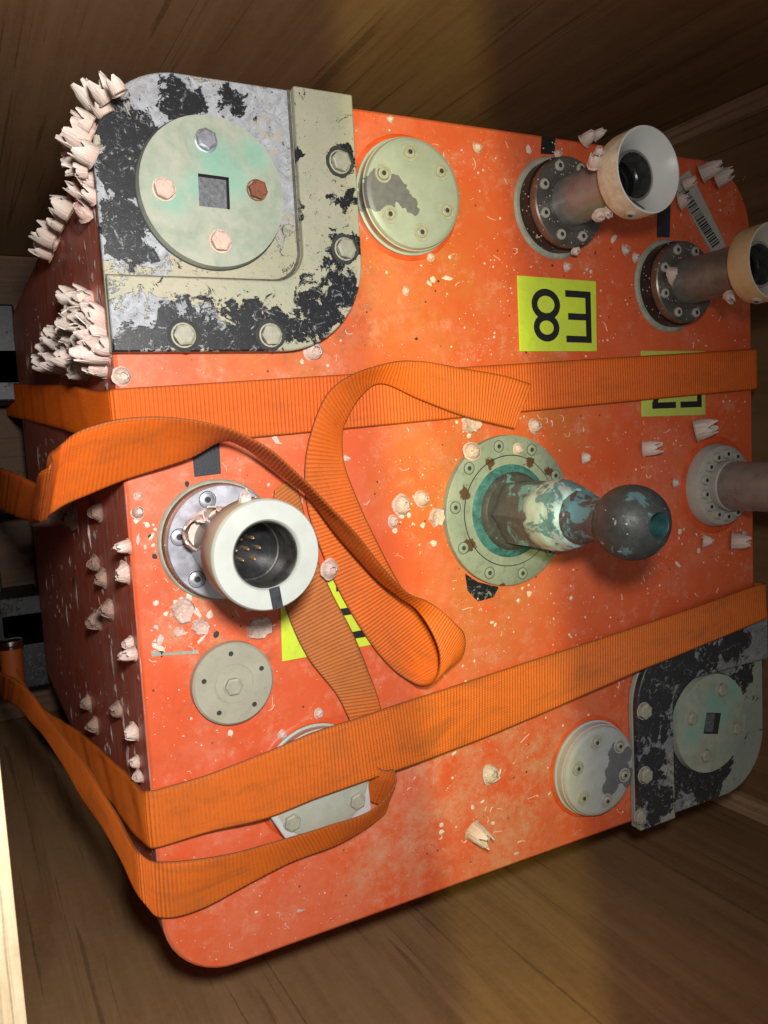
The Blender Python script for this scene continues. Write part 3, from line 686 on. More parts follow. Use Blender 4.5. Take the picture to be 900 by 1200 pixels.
# ------------------------------------------------------------------ labels, tapes, sticker (flat print)
def glyph(ch, x0, x1, y0, y1, t):
    """strokes of a character turned upside down; returns polygons (x right, y up)"""
    if ch == 'E':
        ym = (y0 + y1) / 2
        return [[(x1 - t, y0), (x1, y0), (x1, y1), (x1 - t, y1)]] + [[(x0 + d, y - t * .46), (x1 - t, y - t * .46), (x1 - t, y + t * .46), (x0 + d, y + t * .46)] for y, d in ((y0 + t * .46, 0), (ym, (x1 - x0) * .09), (y1 - t * .46, 0))]
    if ch == '7':
        return [[(x0, y0), (x1, y0), (x1, y0 + t * .92), (x0, y0 + t * .92)], [(x0, y0 + t * .92), (x0 + t * 1.1, y0 + t * .92), (x1 - t * .4, y1), (x1 - t * 1.5, y1)]]
    polys = []
    for cyy, ry, rx in (((y1 + (y0 + y1) / 2 + t * .4) / 2 - .0002, None, 1.0), (((y0 + y1) / 2 + t * .4 + y0) / 2 - .0002, None, .90)):
        pass
    ym = y0 + (y1 - y0) * .47; n = 28; cx = (x0 + x1) / 2
    for ya, yb, k in ((ym - t * .45, y1, 1.0), (y0, ym + t * .45, .90)):
        cy, ry, rx = (ya + yb) / 2, (yb - ya) / 2, (x1 - x0) / 2 * k
        for i in range(n):
            a, b = 2 * math.pi * i / n, 2 * math.pi * (i + 1) / n
            polys.append([(k,), (cx + rx * math.cos(a), cy + ry * math.sin(a)), (cx + rx * math.cos(b), cy + ry * math.sin(b)), (cx + (rx - t) * math.cos(b), cy + (ry - t * .95) * math.sin(b)), (cx + (rx - t) * math.cos(a), cy + (ry - t * .95) * math.sin(a))])
    return polys
def number_plate(quad, chars, mat, label, h=.0016, e0=.09):
    cx = sum(p[0] for p in quad) / 4; cy = sum(p[1] for p in quad) / 4
    bm = bmesh.new(); prism(bm, [(p[0] - cx, p[1] - cy) for p in quad][::-1], .0003, h)
    o = part('number_plate', mesh('number_plate', bm, mat, False), case, (cx, cy, 0), label, bevel=.0004)
    w, hh = .0825, .0600; slots = [(-.34 * w, .02 * w), (e0 * w, .425 * w)]
    tl, tr_, br, bl = [np.array(p) for p in quad]; ux = (tr_ - tl) / np.linalg.norm(tr_ - tl); uy = (tl - bl) / np.linalg.norm(tl - bl)
    for ch, (a, b) in zip(chars, slots):
        if not ch: continue
        bm = bmesh.new()
        for pol in glyph(ch, a, b, -.37 * hh, .345 * hh, .0060):
            zz = 0.
            if len(pol[0]) == 1: zz = .00008 if pol[0][0] < 1 else 0.; pol = pol[1:]
            bm.faces.new([bm.verts.new((float(ux[0] * x + uy[0] * y), float(ux[1] * x + uy[1] * y), zz)) for x, y in pol])
        part('character', mesh('character', bm, M['ink'], False), o, (cx, cy, h + .0002))
    return o
number_plate([(.0193, .1893), (.1022, .1874), (.1008, .1285), (.0189, .1288)], '8E', M['label'], 'yellow number plate E8, upside down')
number_plate([(.1525, .1288), (.2335, .1282), (.2322, .0690), (.1515, .0705)], '7E', M['label_dirty'], 'yellow number plate crossed by the upper strap')
number_plate([(-.2000, -.0300), (-.1180, -.0305), (-.1200, -.0892), (-.2021, -.0890)], ['', 'E'], M['label'], 'yellow number plate mostly under the strap tail', e0=.03)
def flat(name, pxs, h, mat, label):
    P3 = [F(x, y, h) for x, y in pxs]; c = sum(P3) / len(P3)
    bm = bmesh.new(); prism(bm, [tuple((p - c)[:2]) for p in P3][::-1], -.0004, 0)
    return part(name, mesh(name, bm, mat, False), case, L3(c), label)
flat('tape_mark', [(225, 526), (257, 519), (259, 555), (228, 559)], .0006, M['black_tape'], 'black tape square above the left connector')
flat('tape_mark', [(635, 159), (651, 161), (650, 181), (634, 180)], .0006, M['foul_black'], 'black tape square above the upper connector')
flat('tape_mark', [(771, 236), (786, 238), (785, 278), (770, 278)], .0006, M['black_tape'], 'black tape strip between the two right connectors')
bs = flat('barcode_sticker', [(789, 213), (808, 199), (851, 288), (834, 297)], .0007, M['paper'], 'slanting white barcode sticker')
a_ = F(792, 222, .0009); b_ = F(836, 294, .0009); wv = F(806, 212, .0009) - a_; lv = b_ - a_
bm = bmesh.new(); rg = random.Random(3); t = .06; bcn = (a_ + b_ + wv) * .5
while t < .97:
    w = rg.choice((.008, .008, .016, .024)); q0, q1 = a_ + lv * t + wv * .05, a_ + lv * (t + w) + wv * .05
    ln = .66; pts = [q0, q0 + wv * ln, q1 + wv * ln, q1]
    bm.faces.new([bm.verts.new(tuple(p - bcn)) for p in pts]); t += w + rg.choice((.010, .012, .02))
part('bars', mesh('bars', bm, M['ink'], False), bs, L3(bcn))
flat('scrape', [(177, 762), (190, 765), (232, 762), (233, 766), (192, 768), (178, 770)], .0005, M['grey_paint'], 'thin grey scrape above the small plug')

# ------------------------------------------------------------------ webbing straps
def cr(P, n_out_step, closed=False):
    """centripetal Catmull-Rom through rows of [A, B] edge points, resampled to even steps"""
    P = np.array(P, float); mid = P.mean(1); K = len(P)
    P = np.concatenate([[2 * P[0] - P[1]], P, [2 * P[-1] - P[-2]]]); mid = P.mean(1)
    out = []
    for i in range(1, K):
        p0, p1, p2, p3 = P[i - 1:i + 3]; m = mid[i - 1:i + 3]
        t0 = 0.; t1 = t0 + max(1e-5, np.linalg.norm(m[1] - m[0])) ** .5; t2 = t1 + max(1e-5, np.linalg.norm(m[2] - m[1])) ** .5; t3 = t2 + max(1e-5, np.linalg.norm(m[3] - m[2])) ** .5
        for t in np.linspace(t1, t2, 40, endpoint=False):
            A1 = (t1 - t) / (t1 - t0) * p0 + (t - t0) / (t1 - t0) * p1; A2 = (t2 - t) / (t2 - t1) * p1 + (t - t1) / (t2 - t1) * p2; A3 = (t3 - t) / (t3 - t2) * p2 + (t - t2) / (t3 - t2) * p3
            B1 = (t2 - t) / (t2 - t0) * A1 + (t - t0) / (t2 - t0) * A2; B2 = (t3 - t) / (t3 - t1) * A2 + (t - t1) / (t3 - t1) * A3
            out.append((t2 - t) / (t2 - t1) * B1 + (t - t1) / (t2 - t1) * B2)
    out.append(P[K]); out = np.array(out); md = out.mean(1)
    s = np.concatenate([[0], np.cumsum(np.linalg.norm(np.diff(md, axis=0), axis=1))]); N = int(s[-1] / n_out_step)
    ss = np.linspace(0, s[-1], N + 1); R = np.empty((N + 1, 2, 3))
    for e in range(2):
        for k in range(3): R[:, e, k] = np.interp(ss, s, out[:, e, k])
    return R, ss
def ribbon(name, rows, mat, parent, label=None, th=.0016, flipn=False, cols=9, wob=.0003, seed=0):
    R, ss = cr(rows, PITCH / 6); N = len(R); rng = np.random.RandomState(seed)
    mid = R.mean(1); T = np.gradient(mid, axis=0); Wd = R[:, 1] - R[:, 0]
    Nn = np.cross(T, Wd); Nn /= np.maximum(1e-9, np.linalg.norm(Nn, axis=1))[:, None]
    k = 9; pad = np.pad(Nn, ((k, k), (0, 0)), mode='edge'); Nn = np.stack([np.convolve(pad[:, j], np.ones(2 * k + 1) / (2 * k + 1), 'valid') for j in range(3)], 1); Nn /= np.linalg.norm(Nn, axis=1)[:, None]
    if flipn: Nn = -Nn
    vv = np.array([0, .03, .09] + list(np.linspace(.09, .91, cols - 4)[1:-1]) + [.91, .97, 1.]); C = len(vv)
    rib = .00042 * np.sin(2 * np.pi * ss / PITCH)
    low = sum(np.sin(ss[:, None] * f + p + vv[None] * q) * a for f, p, q, a in ((48, rng.rand() * 6, 3, wob), (95, rng.rand() * 6, 5, wob * .5)))
    fade = np.minimum(1, np.minimum(vv, 1 - vv) / .05)[None]
    base = R[:, 0][:, None] + (R[:, 1] - R[:, 0])[:, None] * vv[None, :, None]
    up = base + Nn[:, None] * (th / 2 * (.55 + .45 * fade) + rib[:, None] * fade + low)[..., None]
    dn = base - Nn[:, None] * (th / 2 * (.55 + .45 * fade) + rib[:, None] * fade - low)[..., None]
    c0 = mid.mean(0)
    verts = np.concatenate([up.reshape(-1, 3), dn.reshape(-1, 3)]) - c0
    I = np.arange(N * C).reshape(N, C); J = I + N * C
    q = [np.stack([I[:-1, :-1], I[1:, :-1], I[1:, 1:], I[:-1, 1:]], -1).reshape(-1, 4), np.stack([J[:-1, :-1], J[:-1, 1:], J[1:, 1:], J[1:, :-1]], -1).reshape(-1, 4),
         np.stack([I[:-1, 0], J[:-1, 0], J[1:, 0], I[1:, 0]], -1), np.stack([I[:-1, -1], I[1:, -1], J[1:, -1], J[:-1, -1]], -1),
         np.stack([I[0, :-1], I[0, 1:], J[0, 1:], J[0, :-1]], -1), np.stack([I[-1, :-1], J[-1, :-1], J[-1, 1:], I[-1, 1:]], -1)]
    faces = np.concatenate(q)
    me = bpy.data.meshes.new(name); me.from_pydata(verts.tolist(), [], faces.tolist())
    uvl = me.uv_layers.new(name='UVMap'); uu = np.concatenate([np.repeat(ss, C), np.repeat(ss, C)]); vvv = np.concatenate([np.tile(vv, N)] * 2)
    idx = faces.reshape(-1); buf = np.stack([uu[idx], vvv[idx]], 1).astype(np.float32).reshape(-1); uvl.data.foreach_set('uv', buf)
    me.polygons.foreach_set('use_smooth', np.ones(len(faces), bool)); me.materials.append(mat); me.update()
    return part(name, me, parent, L3(c0), label)

s1 = thing('cargo_strap', (-.05, .095, .003), 'orange cargo strap across the upper middle with its long twisted loose end', 'strap')
def lin(x): t = (x + .2985) / .5975; return (x, .1066 + .0233 * t), (x, .0675 + .0232 * t)
def row(x, z): a, b = lin(x); return [(*a, z), (*b, z)]
r1 = [[(.3042, .130, -.55), (.3042, .0908, -.55)], [(.3042, .130, -.2), (.3042, .0908, -.2)], [(.3042, .130, -.010), (.3042, .0908, -.010)], [(.3032, .1299, .0012), (.3032, .0907, .0012)], [(.2985, .1299, .0034), (.2985, .0907, .0034)]]
r1 += [row(x, .0032) for x in (.28, .2, .1, 0, -.1, -.2, -.27)] + [row(-.2965, .0034), [(-.3028, .1064, .0016), (-.3028, .0675, .0016)], [(-.3040, .1064, -.008), (-.3040, .0676, -.008)],
       [(-.3042, .110, -.06), (-.3042, .0715, -.06)], [SX(86, 452, -.3042), SX(86, 508, -.3042)], [SX(40, 450, -.3045), SX(40, 495, -.3045)], [SX(4, 449, -.3045), SX(10, 488, -.3045)]]
ribbon('band', r1, M['strap'], s1, 'flat tight run of the upper strap', seed=1, wob=.0002)
T1 = [((622, 450, .0085), (603, 503, .0065)), ((590, 440, .010), (578, 497, .0068)), ((540, 431, .013), (540, 487, .008)), ((491, 423, .017), (491, 468, .009)), ((455, 425, .021), (446, 450, .0085)), ((412, 440, .022), (420, 466, .0085)),
      ((384, 463, .018), (404, 495, .0085)), ((365, 505, .012), (401, 518, .009)), ((357, 545, .006), (404, 545, .010)), ((360, 595, .004), (418, 582, .012)), ((378, 650, .004), (438, 627, .010)),
      ((402, 702, .0035), (460, 670, .008)), ((436, 757, .0035), (488, 716, .006)), ((462, 786, .005), (512, 750, .005)), ((480, 798, .010), (528, 768, .010)), ((492, 803, .018), (541, 770, .019)),
      ((505, 800, .028), (546, 757, .029)), ((513, 785, .034), (544, 742, .035)), ((514, 764, .037), (534, 731, .038)), ((504, 737, .037), (518, 716, .040)), ((488, 715, .033), (499, 704, .043)), ((470, 701, .029), (480, 696, .046)),
      ((440, 677, .024), (450, 666, .049)), ((400, 630, .020), (410, 620, .053)), ((360, 582, .020), (371, 577, .057)), ((340, 566, .022), (350, 556, .060)), ((308, 540, .024), (319, 527, .061)), ((285, 524, .025), (296, 514, .060)),
      ((262, 516, .024), (270, 504, .058)), ((225, 534, .018), (225, 494, .050)), ((185, 549, .013), (190, 489, .044)), ((144, 564, .009), (150, 490, .039)), ((105, 580, .006), (118, 496, .034)), ((78, 591, .003), (90, 506, .029)), ((60, 602, -.002), (70, 521, .022))]
t1 = [[F(*a), F(*b)] for a, b in T1]
t1 += [[SX(48, 612, -.357), SX(59, 545, -.357)], [SX(44, 614, -.357) + np.array((0, 0, -.03)), SX(57, 556, -.357) + np.array((0, 0, -.03))], [SX(42, 613, -.345), SX(52, 570, -.345)], [SX(20, 606, -.347), SX(24, 557, -.347)], [SX(0, 597, -.349), SX(0, 548, -.349)], [SX(-20, 590, -.351), SX(-22, 540, -.351)]]
ribbon('loose_end', t1, M['strap_dirty'], s1, 'twisted loose end folded back over the case', seed=2, wob=.0007, th=.0018)

s2 = thing('cargo_strap', (-.05, -.16, .003), 'orange cargo strap slanting across the bottom of the case with a loop at its left', 'strap')
def ln2(t): return (-.2985 + .6 * t, -.1593 + .0585 * t), (-.2985 + .6 * t, -.1985 + .0600 * t)
def row2(t, z, dz=0): a, b = ln2(t); return [(*a, z), (*b, z + dz)]
def F2(pa, pb): return [F(*pa), F(*pb)]
r2 = [[(.3043, -.100, -.5), (.3043, -.138, -.5)], [(.3043, -.100, -.2), (.3043, -.138, -.2)], [(.3045, -.1005, -.008), (.3045, -.138, -.004)], F2((896, 684, .0070), (898, 724, .0170)), F2((886, 686, .0085), (888, 729, .0188)),
      F2((800, 716, .0085), (800, 766, .0185)), F2((740, 736, .0085), (740, 790, .0180)), F2((700, 749, .0080), (700, 808, .0145)), F2((620, 775, .0065), (620, 843, .0075)), F2((540, 801, .008), (540, 876, .007)), F2((470, 824, .012), (480, 898, .010)), F2((420, 841, .016), (430, 915, .0165)), F2((370, 857, .0185), (375, 935, .0185)), F2((300, 886, .015), (310, 960, .0155)), F2((240, 909, .008), (245, 975, .009)), F2((195, 922, .0042), (200, 989, .0042)),
      F2((182, 926, .0032), (187, 993, .0032)), [(-.3028, -.1585, .0010), (-.3028, -.1990, .0010)], [(-.3042, -.1600, -.006), (-.3042, -.2005, -.006)]]
for z, x in ((-.05, -.3045), (-.12, -.3046), (-.22, -.3050), (-.34, -.307), (-.46, -.313)): r2.append([(x, -.157 + .185 * z, z), (x, -.203 + .165 * z, z)])
r2 += [[(-.324, -.252, -.56), (-.324, -.292, -.57)], [(-.336, -.243, -.64), (-.336, -.277, -.66)], [(-.346, -.225, -.70), (-.346, -.255, -.715)]]
ribbon('band', r2, M['strap_low'], s2, 'tight slanting run of the lower strap', seed=3, wob=.0003)
X2 = -.310
t2 = [[SX(-25, 771, -.378), SX(-25, 800, -.378)], [SX(0, 787, -.368), SX(0, 817, -.368)], [SX(35, 811, -.354), SX(35, 843, -.354)], [SX(70, 858, -.339), SX(70, 890, -.339)], [SX(105, 902, -.326), SX(105, 948, -.326)], [SX(133, 948, -.317), SX(138, 1000, -.317)], [SX(152, 984, -.313), SX(158, 1040, -.313)], [SX(164, 1000, -.310), SX(170, 1058, -.310)],
      F2((178, 1009, -.001), (182, 1073, .000)), F2((195, 1010, .005), (200, 1076, .0045)), F2((233, 1006, .011), (236, 1066, .007)), F2((285, 997, .016), (289, 1037, .009)), F2((333, 984, .020), (345, 1008, .010)), F2((385, 968, .024), (395, 989, .010)), F2((428, 953, .0275), (424, 975, .008)), F2((450, 936, .029), (442, 962, .006)), F2((463, 915, .028), (452, 951, .004)), F2((461, 903, .025), (448, 944, .003)),
      F2((450, 903, .019), (436, 940, .0028)), F2((434, 893, .0125), (428, 925, .003)), F2((421, 878, .008), (440, 888, .0035)), F2((415, 857, .006), (448, 848, .0045)), F2((404, 832, .004), (445, 826, .0042)), F2((395, 815, .0035), (440, 808, .0040)), F2((360, 770, .0032), (415, 745, .0036)), F2((338, 722, .003), (388, 693, .0034)), F2((324, 670, .003), (366, 640, .0032)), F2((318, 615, .003), (354, 590, .003)), F2((321, 575, .003), (345, 558, .0032))]
t2 = [[np.array(a), np.array(b)] for a, b in t2]
LT2 = float(cr(t2, .0005)[1][-1])
M['strap_brown'] = webbing('brown_tail_webbing', (.73, .155, .014), (.26, .09, .03), .40, LT2 - .215, LT2 - .16, (.50, .155, .035))
ribbon('loose_end', t2, M['strap_brown'], s2, 'brown stained loose end running up under the left connector', seed=4, wob=.0005, th=.0018)
bc_ = SX(13, 766, -.348)
bm = bmesh.new()
for (r0, y0, y1) in ((.0165, -.052, .008),): lathe(bm, [(0, y0), (r0 * .9, y0), (r0 * .9, y1), (0, y1)], 24)
drum = mesh('ratchet', bm, M['strap'])
o = part('ratchet', drum, s2, L3(bc_), 'chrome ended ratchet drum with webbing wound on it', rot=(-math.pi / 2, 0, 0))
bm = bmesh.new(); lathe(bm, [(0, .022), (.012, .022), (.0165, .020), (.0175, .017), (.0155, .015), (.0178, .012), (.0172, .0085), (.0, .0085)], 28)
part('drum_cap', mesh('drum_cap', bm, M['chrome']), o, L3(bc_), rot=None)

# ------------------------------------------------------------------ barnacles
def barnacle_mesh(seed, tall=1.0, n=6, flare=.15, point=.8, mouth=.62):
    rng = random.Random(seed); bm = bmesh.new(); base = .5
    for i in range(n):
        a0 = 2 * math.pi * i / n + rng.uniform(-.15, .15); w = math.pi / n * rng.uniform(1.2, 1.55); ht = tall * rng.uniform(.62, 1.12); tip = rng.uniform(.7, 1.) * point; sk = rng.uniform(-.3, .3)
        rows = []; lay = rng.uniform(-.02, .03)
        for t in (0, .2, .4, .58, .74, .88, 1.0):
            r = base * (1 - (1 - mouth) * t ** 1.3) + flare * .45 * math.sin(min(t, .85) * 3.0) * base + lay * t
            u = max(0., (t - .56) / .44)
            hw = max(.025, w * (1 - .06 * t) * (1 - tip * u ** 1.15))
            rows.append([bm.verts.new((r * (1 - .05 * c * c) * math.cos(a0 + c * hw + sk * u * u * .5), r * (1 - .05 * c * c) * math.sin(a0 + c * hw + sk * u * u * .5), ht * t)) for c in (-1, -.5, 0, .5, 1)])
        for a, b in zip(rows, rows[1:]):
            for c in range(4): bm.faces.new((a[c], a[c + 1], b[c + 1], b[c]))
    bmesh.ops.recalc_face_normals(bm, faces=bm.faces)
    bmesh.ops.solidify(bm, geom=list(bm.faces), thickness=.05)
    lathe(bm, [(.46, .02), (.34, tall * .34), (0, tall * .30)], 12)
    lathe(bm, [(.60, 0), (.54, .03), (.45, .10)], 16, jit=.06, rng=rng)
    return mesh('barnacle', bm, M['shell'], True, 50)
PROTO = [barnacle_mesh(11 + k, tall=[.50, .62, 1.0, .55, 1.15, .7][k], n=[6, 6, 5, 6, 5, 6][k], point=[.35, .5, .92, .4, .92, .6][k], mouth=[.40, .45, .58, .34, .60, .45][k]) for k in range(6)]
LONG = [barnacle_mesh(51 + k, tall=[.95, 1.15, 1.35, .9, 1.1][k], n=[6, 5, 5, 6, 5][k], point=[.85, .9, .95, .8, .9][k], mouth=[.85, .9, .75, .88, .8][k], flare=.3) for k in range(5)]
def scab_mesh(seed):
    rng = random.Random(seed); bm = bmesh.new(); n = 18; c = bm.verts.new((0, 0, .06)); ri = []; ro = []; rm = []
    for k in range(n):
        a = 2 * math.pi * k / n; q = rng.uniform(.75, 1.1)
        rm.append(bm.verts.new((.26 * q * math.cos(a), .26 * q * math.sin(a), rng.uniform(.05, .12)))); ri.append(bm.verts.new((.42 * q * math.cos(a), .42 * q * math.sin(a), rng.uniform(.08, .24)))); ro.append(bm.verts.new((.5 * q * rng.uniform(.95, 1.1) * math.cos(a), .5 * q * math.sin(a), 0)))
    for k in range(n):
        j = (k + 1) % n; bm.faces.new((c, rm[k], rm[j])); bm.faces.new((rm[k], ri[k], ri[j], rm[j])); bm.faces.new((ri[k], ro[k], ro[j], ri[j]))
    return mesh('broken_barnacle', bm, M['shell'], True, 60)
PROTO_SHADE = []
for q_ in (0, 1, 3, 4):
    me_ = PROTO[q_].copy(); me_.materials.clear(); me_.materials.append(M['shell_shade']); PROTO_SHADE.append(me_)
SCAB = [scab_mesh(k) for k in range(4)]
def flake_mesh(seed):
    rng = random.Random(seed); bm = bmesh.new(); n = 7; pts = []
    for k in range(n):
        a = 2 * math.pi * k / n + rng.uniform(-.3, .3); r = rng.uniform(.28, .55); pts.append((r * math.cos(a), r * math.sin(a)))
    lo = [bm.verts.new((x, y, 0)) for x, y in pts]; hi = [bm.verts.new((x * .9, y * .9, rng.uniform(.08, .3))) for x, y in pts]; c = bm.verts.new((rng.uniform(-.1, .1), 0, rng.uniform(.15, .35)))
    for k in range(n):
        j = (k + 1) % n; bm.faces.new((lo[k], lo[j], hi[j], hi[k])); bm.faces.new((hi[k], hi[j], c))
    return mesh('shell_flake', bm, M['shell'], True, 25)
FLAKE = [flake_mesh(k) for k in range(4)]
RG = random.Random(77)
def put_on(me, name, pos, nrm, spin, size, label, cat, group):
    q = Vector(nrm).normalized().to_track_quat('Z', 'Y'); q = q @ Matrix.Rotation(spin, 3, 'Z').to_quaternion()
    o = top(name, me, L3(pos), label, cat, group); o.rotation_mode = 'QUATERNION'; o.rotation_quaternion = q; o.scale = (size,) * 3
    return o
GF = 'barnacles scattered over the orange face'
# px, py, diameter px, tilt towards +x / +y, prototype, height of seat, label
ON = [
    (143, 441, 22, .1, 0, 0, 0, 'round pinkish barnacle below the big corner plate, just above the upper strap\'s left bend'),
    (457, 140, 9, .2, .4, 1, 0, 'tiny pale barnacle on the top edge above the pale green cover'),
    (559, 173, 13, .2, .2, 0, 0, 'small round barnacle right of the pale green cover near the top edge'),
    (684, 166, 17, .3, .5, 2, 0, 'white barnacle standing on the top edge behind the upper connector'),
    (696, 160, 13, .5, .3, 4, 0, 'pointed barnacle on the top edge next to the white funnel collar'),
    (653, 181, 11, .2, .2, 1, 0, 'small white barnacle at the black tape square above the upper connector'),
    (822, 204, 22, .55, .35, 4, 0, 'left one of two large white barnacles above the barcode sticker'),
    (839, 211, 22, .6, .35, 2, 0, 'right one of two large white barnacles at the top right corner'),
    (797, 236, 21, .5, .2, 3, .001, 'pink barnacle growing on the barcode sticker'),
    (802, 217, 15, .5, .3, 2, .001, 'small white barnacle at the top end of the barcode sticker'),
    (732, 293, 13, .3, .1, 0, 0, 'small white barnacle between the two right hand connectors, left of the pair'),
    (744, 302, 12, .3, .0, 3, 0, 'small round barnacle touching the right hand connector\'s seat'),
    (476, 341, 10, .1, 0, 0, 0, 'tiny white barnacle alone on the orange left of the E8 plate'),
    (664, 313, 11, .2, 0, 1, 0, 'tiny barnacle just above the E8 plate'),
    (504, 301, 10, .1, 0, 1, 0, 'tiny barnacle below the pale green cover'),
    (367, 411, 25, .1, -.1, 0, 0, 'crusted round barnacle below the lower right rounding of the big corner plate'),
    (815, 505, 27, .75, .25, 2, 0, 'largest white barnacle on the right, below the half covered number plate'),
    (754, 526, 20, .7, .05, 4, 0, 'pointed pinkish barnacle right above the ball of the stud'),
    (684, 537, 15, .6, 0, 1, 0, 'small grey barnacle above the neck of the ball stud'),
    (790, 566, 11, .5, 0, 3, 0, 'small closed barnacle between the ball and the steel post'),
    (825, 634, 17, .6, -.1, 1, 0, 'left barnacle of the pair below the steel post'),
    (858, 634, 22, .65, -.05, 2, 0, 'larger right barnacle of the pair below the steel post'),
    (871, 625, 8, .4, 0, 3, 0, 'tiny barnacle under the steel post beside the larger pair'),
    (471, 592, 25, .1, 0, 0, 0, 'largest barnacle of the trio left of the ball stud'),
    (494, 584, 20, .15, .1, 3, 0, 'right barnacle of the trio left of the ball stud'),
    (461, 611, 15, .1, 0, 0, 0, 'smallest lower barnacle of the trio left of the ball stud'),
    (626, 499, 18, .2, .1, 3, 0, 'pale barnacle above the ball stud\'s flange right of the strap\'s cut end'),
    (574, 907, 24, .3, .1, 0, 0, 'upper one of two barnacles on the bottom strip left of the grey cover'),
    (554, 973, 25, .3, -.35, 4, 0, 'lower one of two barnacles on the bottom strip near the case edge'),
    (487, 871, 9, .1, 0, 0, 0, 'tiny barnacle just above the lower strap right of the brown strap tail'),
    (374, 836, 13, .15, 0, 0, 0, 'small barnacle between the small plug and the brown strap tail'),
    (331, 861, 12, .2, 0, 3, 0, 'small grey barnacle at the half hidden cover'),
    (386, 667, 23, .15, 0, 0, .012, 'round pink barnacle at the right side of the left connector\'s white collar'),
    (161, 601, 15, .1, .3, 2, 0, 'broken white barnacle at the left edge level with the left connector'),
    (162, 581, 10, .1, .1, 0, 0, 'tiny barnacle near the left edge above the left connector\'s middle'),
]
for px, py, d, tx, ty, k, h, lab in ON:
    p = F(px, py, h); s = d * mpp(p) * .93
    put_on(PROTO[k], 'barnacle', p, (tx, ty, 1), RG.uniform(0, 6), s, lab, 'barnacle', GF)
GC = 'barnacles growing on the fittings'
for px, py, h, d, nx, ny, k, set_, lab in [
    (787, 323, .021, 23, .2, .1, 0, PROTO, 'pink barnacle on the flange of the right hand connector'),
    (240, 626, .017, 52, -.35, .1, 4, PROTO, 'big pink barnacle squeezed between the left connector\'s bright flange and its collar'),
    (258, 610, .03, 34, -.6, .4, 2, PROTO, 'pink barnacle on the barrel behind the white collar of the left connector'),
    (287, 592, .085, 19, -.1, 1, 4, PROTO, 'pale pointed barnacle on top of the left connector\'s white collar'),
    (697, 192, .08, 18, -.7, .5, 2, PROTO, 'pink barnacle on the upper left of the white funnel collar'),
    (702, 178, .085, 12, -.6, .8, 1, PROTO, 'small pink barnacle at the top of the white funnel collar'),
    (703, 252, .07, 17, -.4, -.8, 0, PROTO, 'cream barnacle under the barrel of the upper connector'),
    (711, 247, .075, 12, -.2, -.9, 2, PROTO, 'pink barnacle under the rim of the white funnel collar'),
    (632, 275, .010, 9, -.8, -.5, 0, PROTO, 'tiny barnacle on the black gasket of the upper connector'),
    (674, 293, .013, 13, .2, -.7, 1, PROTO, 'orange pink barnacle at the foot of the upper connector\'s flange'),
    (854, 346, .078, 13, -.4, -.8, 4, PROTO, 'cream barnacle below the cream collar of the right hand connector'),
    (553, 529, .0065, 22, -.1, .2, 3, PROTO, 'cream barnacle on the upper left of the stud\'s green flange'),
    (607, 526, .0065, 14, 0, 0, 0, PROTO, 'small pinkish barnacle on the top of the stud\'s green flange')]:
    p = F(px, py, h); put_on(set_[k], 'barnacle', p, (nx, ny, .75), RG.uniform(0, 6), d * mpp(p) * .9, lab, 'barnacle', GC)
GS = 'broken barnacle bases on the orange face'
for px, py, d, k, lab in [
    (512, 606, 24, 0, 'brownish barnacle scar touching the left side of the stud\'s flange'), (303, 736, 34, 1, 'big white broken barnacle base between the white collar and the small plug'),
    (214, 716, 30, 2, 'grey crusty barnacle base under the left connector\'s flange'), (552, 495, 28, 3, 'broken shell remains just under the cut end of the strap'), (235, 735, 24, 0, 'pale broken base above the small plug'),
    (158, 552, 14, 3, 'small grey scar at the left edge below the strap'), (210, 740, 14, 1, 'small white base left of the pale broken one above the plug')]:
    p = F(px, py, 0); put_on(SCAB[k], 'broken_barnacle', p, (0, 0, 1), RG.uniform(0, 6), d * mpp(p), lab, 'broken barnacle', GS)
GK = 'loose shell flakes'
for px, py, d, k, sx, lab in [
    (187, 750, 18, 0, .6, 'white shell flake left of the small plug above the grey scrape'), (162, 632, 17, 1, .5, 'thin white flake beside the left edge, left of the bright flange'), (323, 516, 17, 2, .55, 'white oval flake under the twisted strap'),
    (183, 735, 9, 3, .8, 'tiny flake above the white one left of the plug'), (405, 537, 14, 1, .8, 'flake beside the strap loop\'s right edge'), (352, 1067, 12, 2, .5, 'white flake on the bottom strip of the case'), (605, 1000, 9, 3, .6, 'tiny flake near the bottom edge of the case')]:
    p = F(px, py, .0004); o = put_on(FLAKE[k], 'shell_flake', p, (0, 0, 1), RG.uniform(0, 6), d * mpp(p), lab, 'shell flake', GK); o.scale = (o.scale[0], o.scale[1] * sx, o.scale[2] * .5)

# crowded clumps on the left side of the case
def clump(pts, labels, group, xs=-.302, long=True, nrm=(-1, .2, .25), spread=.35):
    if isinstance(labels, str): pts = list(pts) + [(px + RG.uniform(-5, 5), py + RG.uniform(-6, 6), d * .75) for px, py, d in pts]
    for i, (px, py, d) in enumerate(pts):
        p = SX(px, py, xs); s = d * mpp(p)
        n = (nrm[0] + RG.uniform(-.1, .1), nrm[1] + RG.uniform(-spread, spread), nrm[2] + RG.uniform(-spread, spread))
        put_on(RG.choice(LONG if long else PROTO), 'barnacle', p, n, RG.uniform(0, 6), s * .92, labels if isinstance(labels, str) else labels[i], 'barnacle', group)
C1 = 'of the fan at the case\'s top left corner'
clump([(141, 110, 20), (128, 116, 28), (116, 126, 28), (126, 136, 24), (108, 124, 20)], ['rosy pointed barnacle, rightmost ' + C1, 'tall white barnacle, topmost ' + C1, 'cream barnacle in the middle left ' + C1, 'pale barnacle, lowest ' + C1, 'small barnacle, leftmost ' + C1], 'clump at the top left corner', nrm=(-.7, 1., .3), xs=-.292)
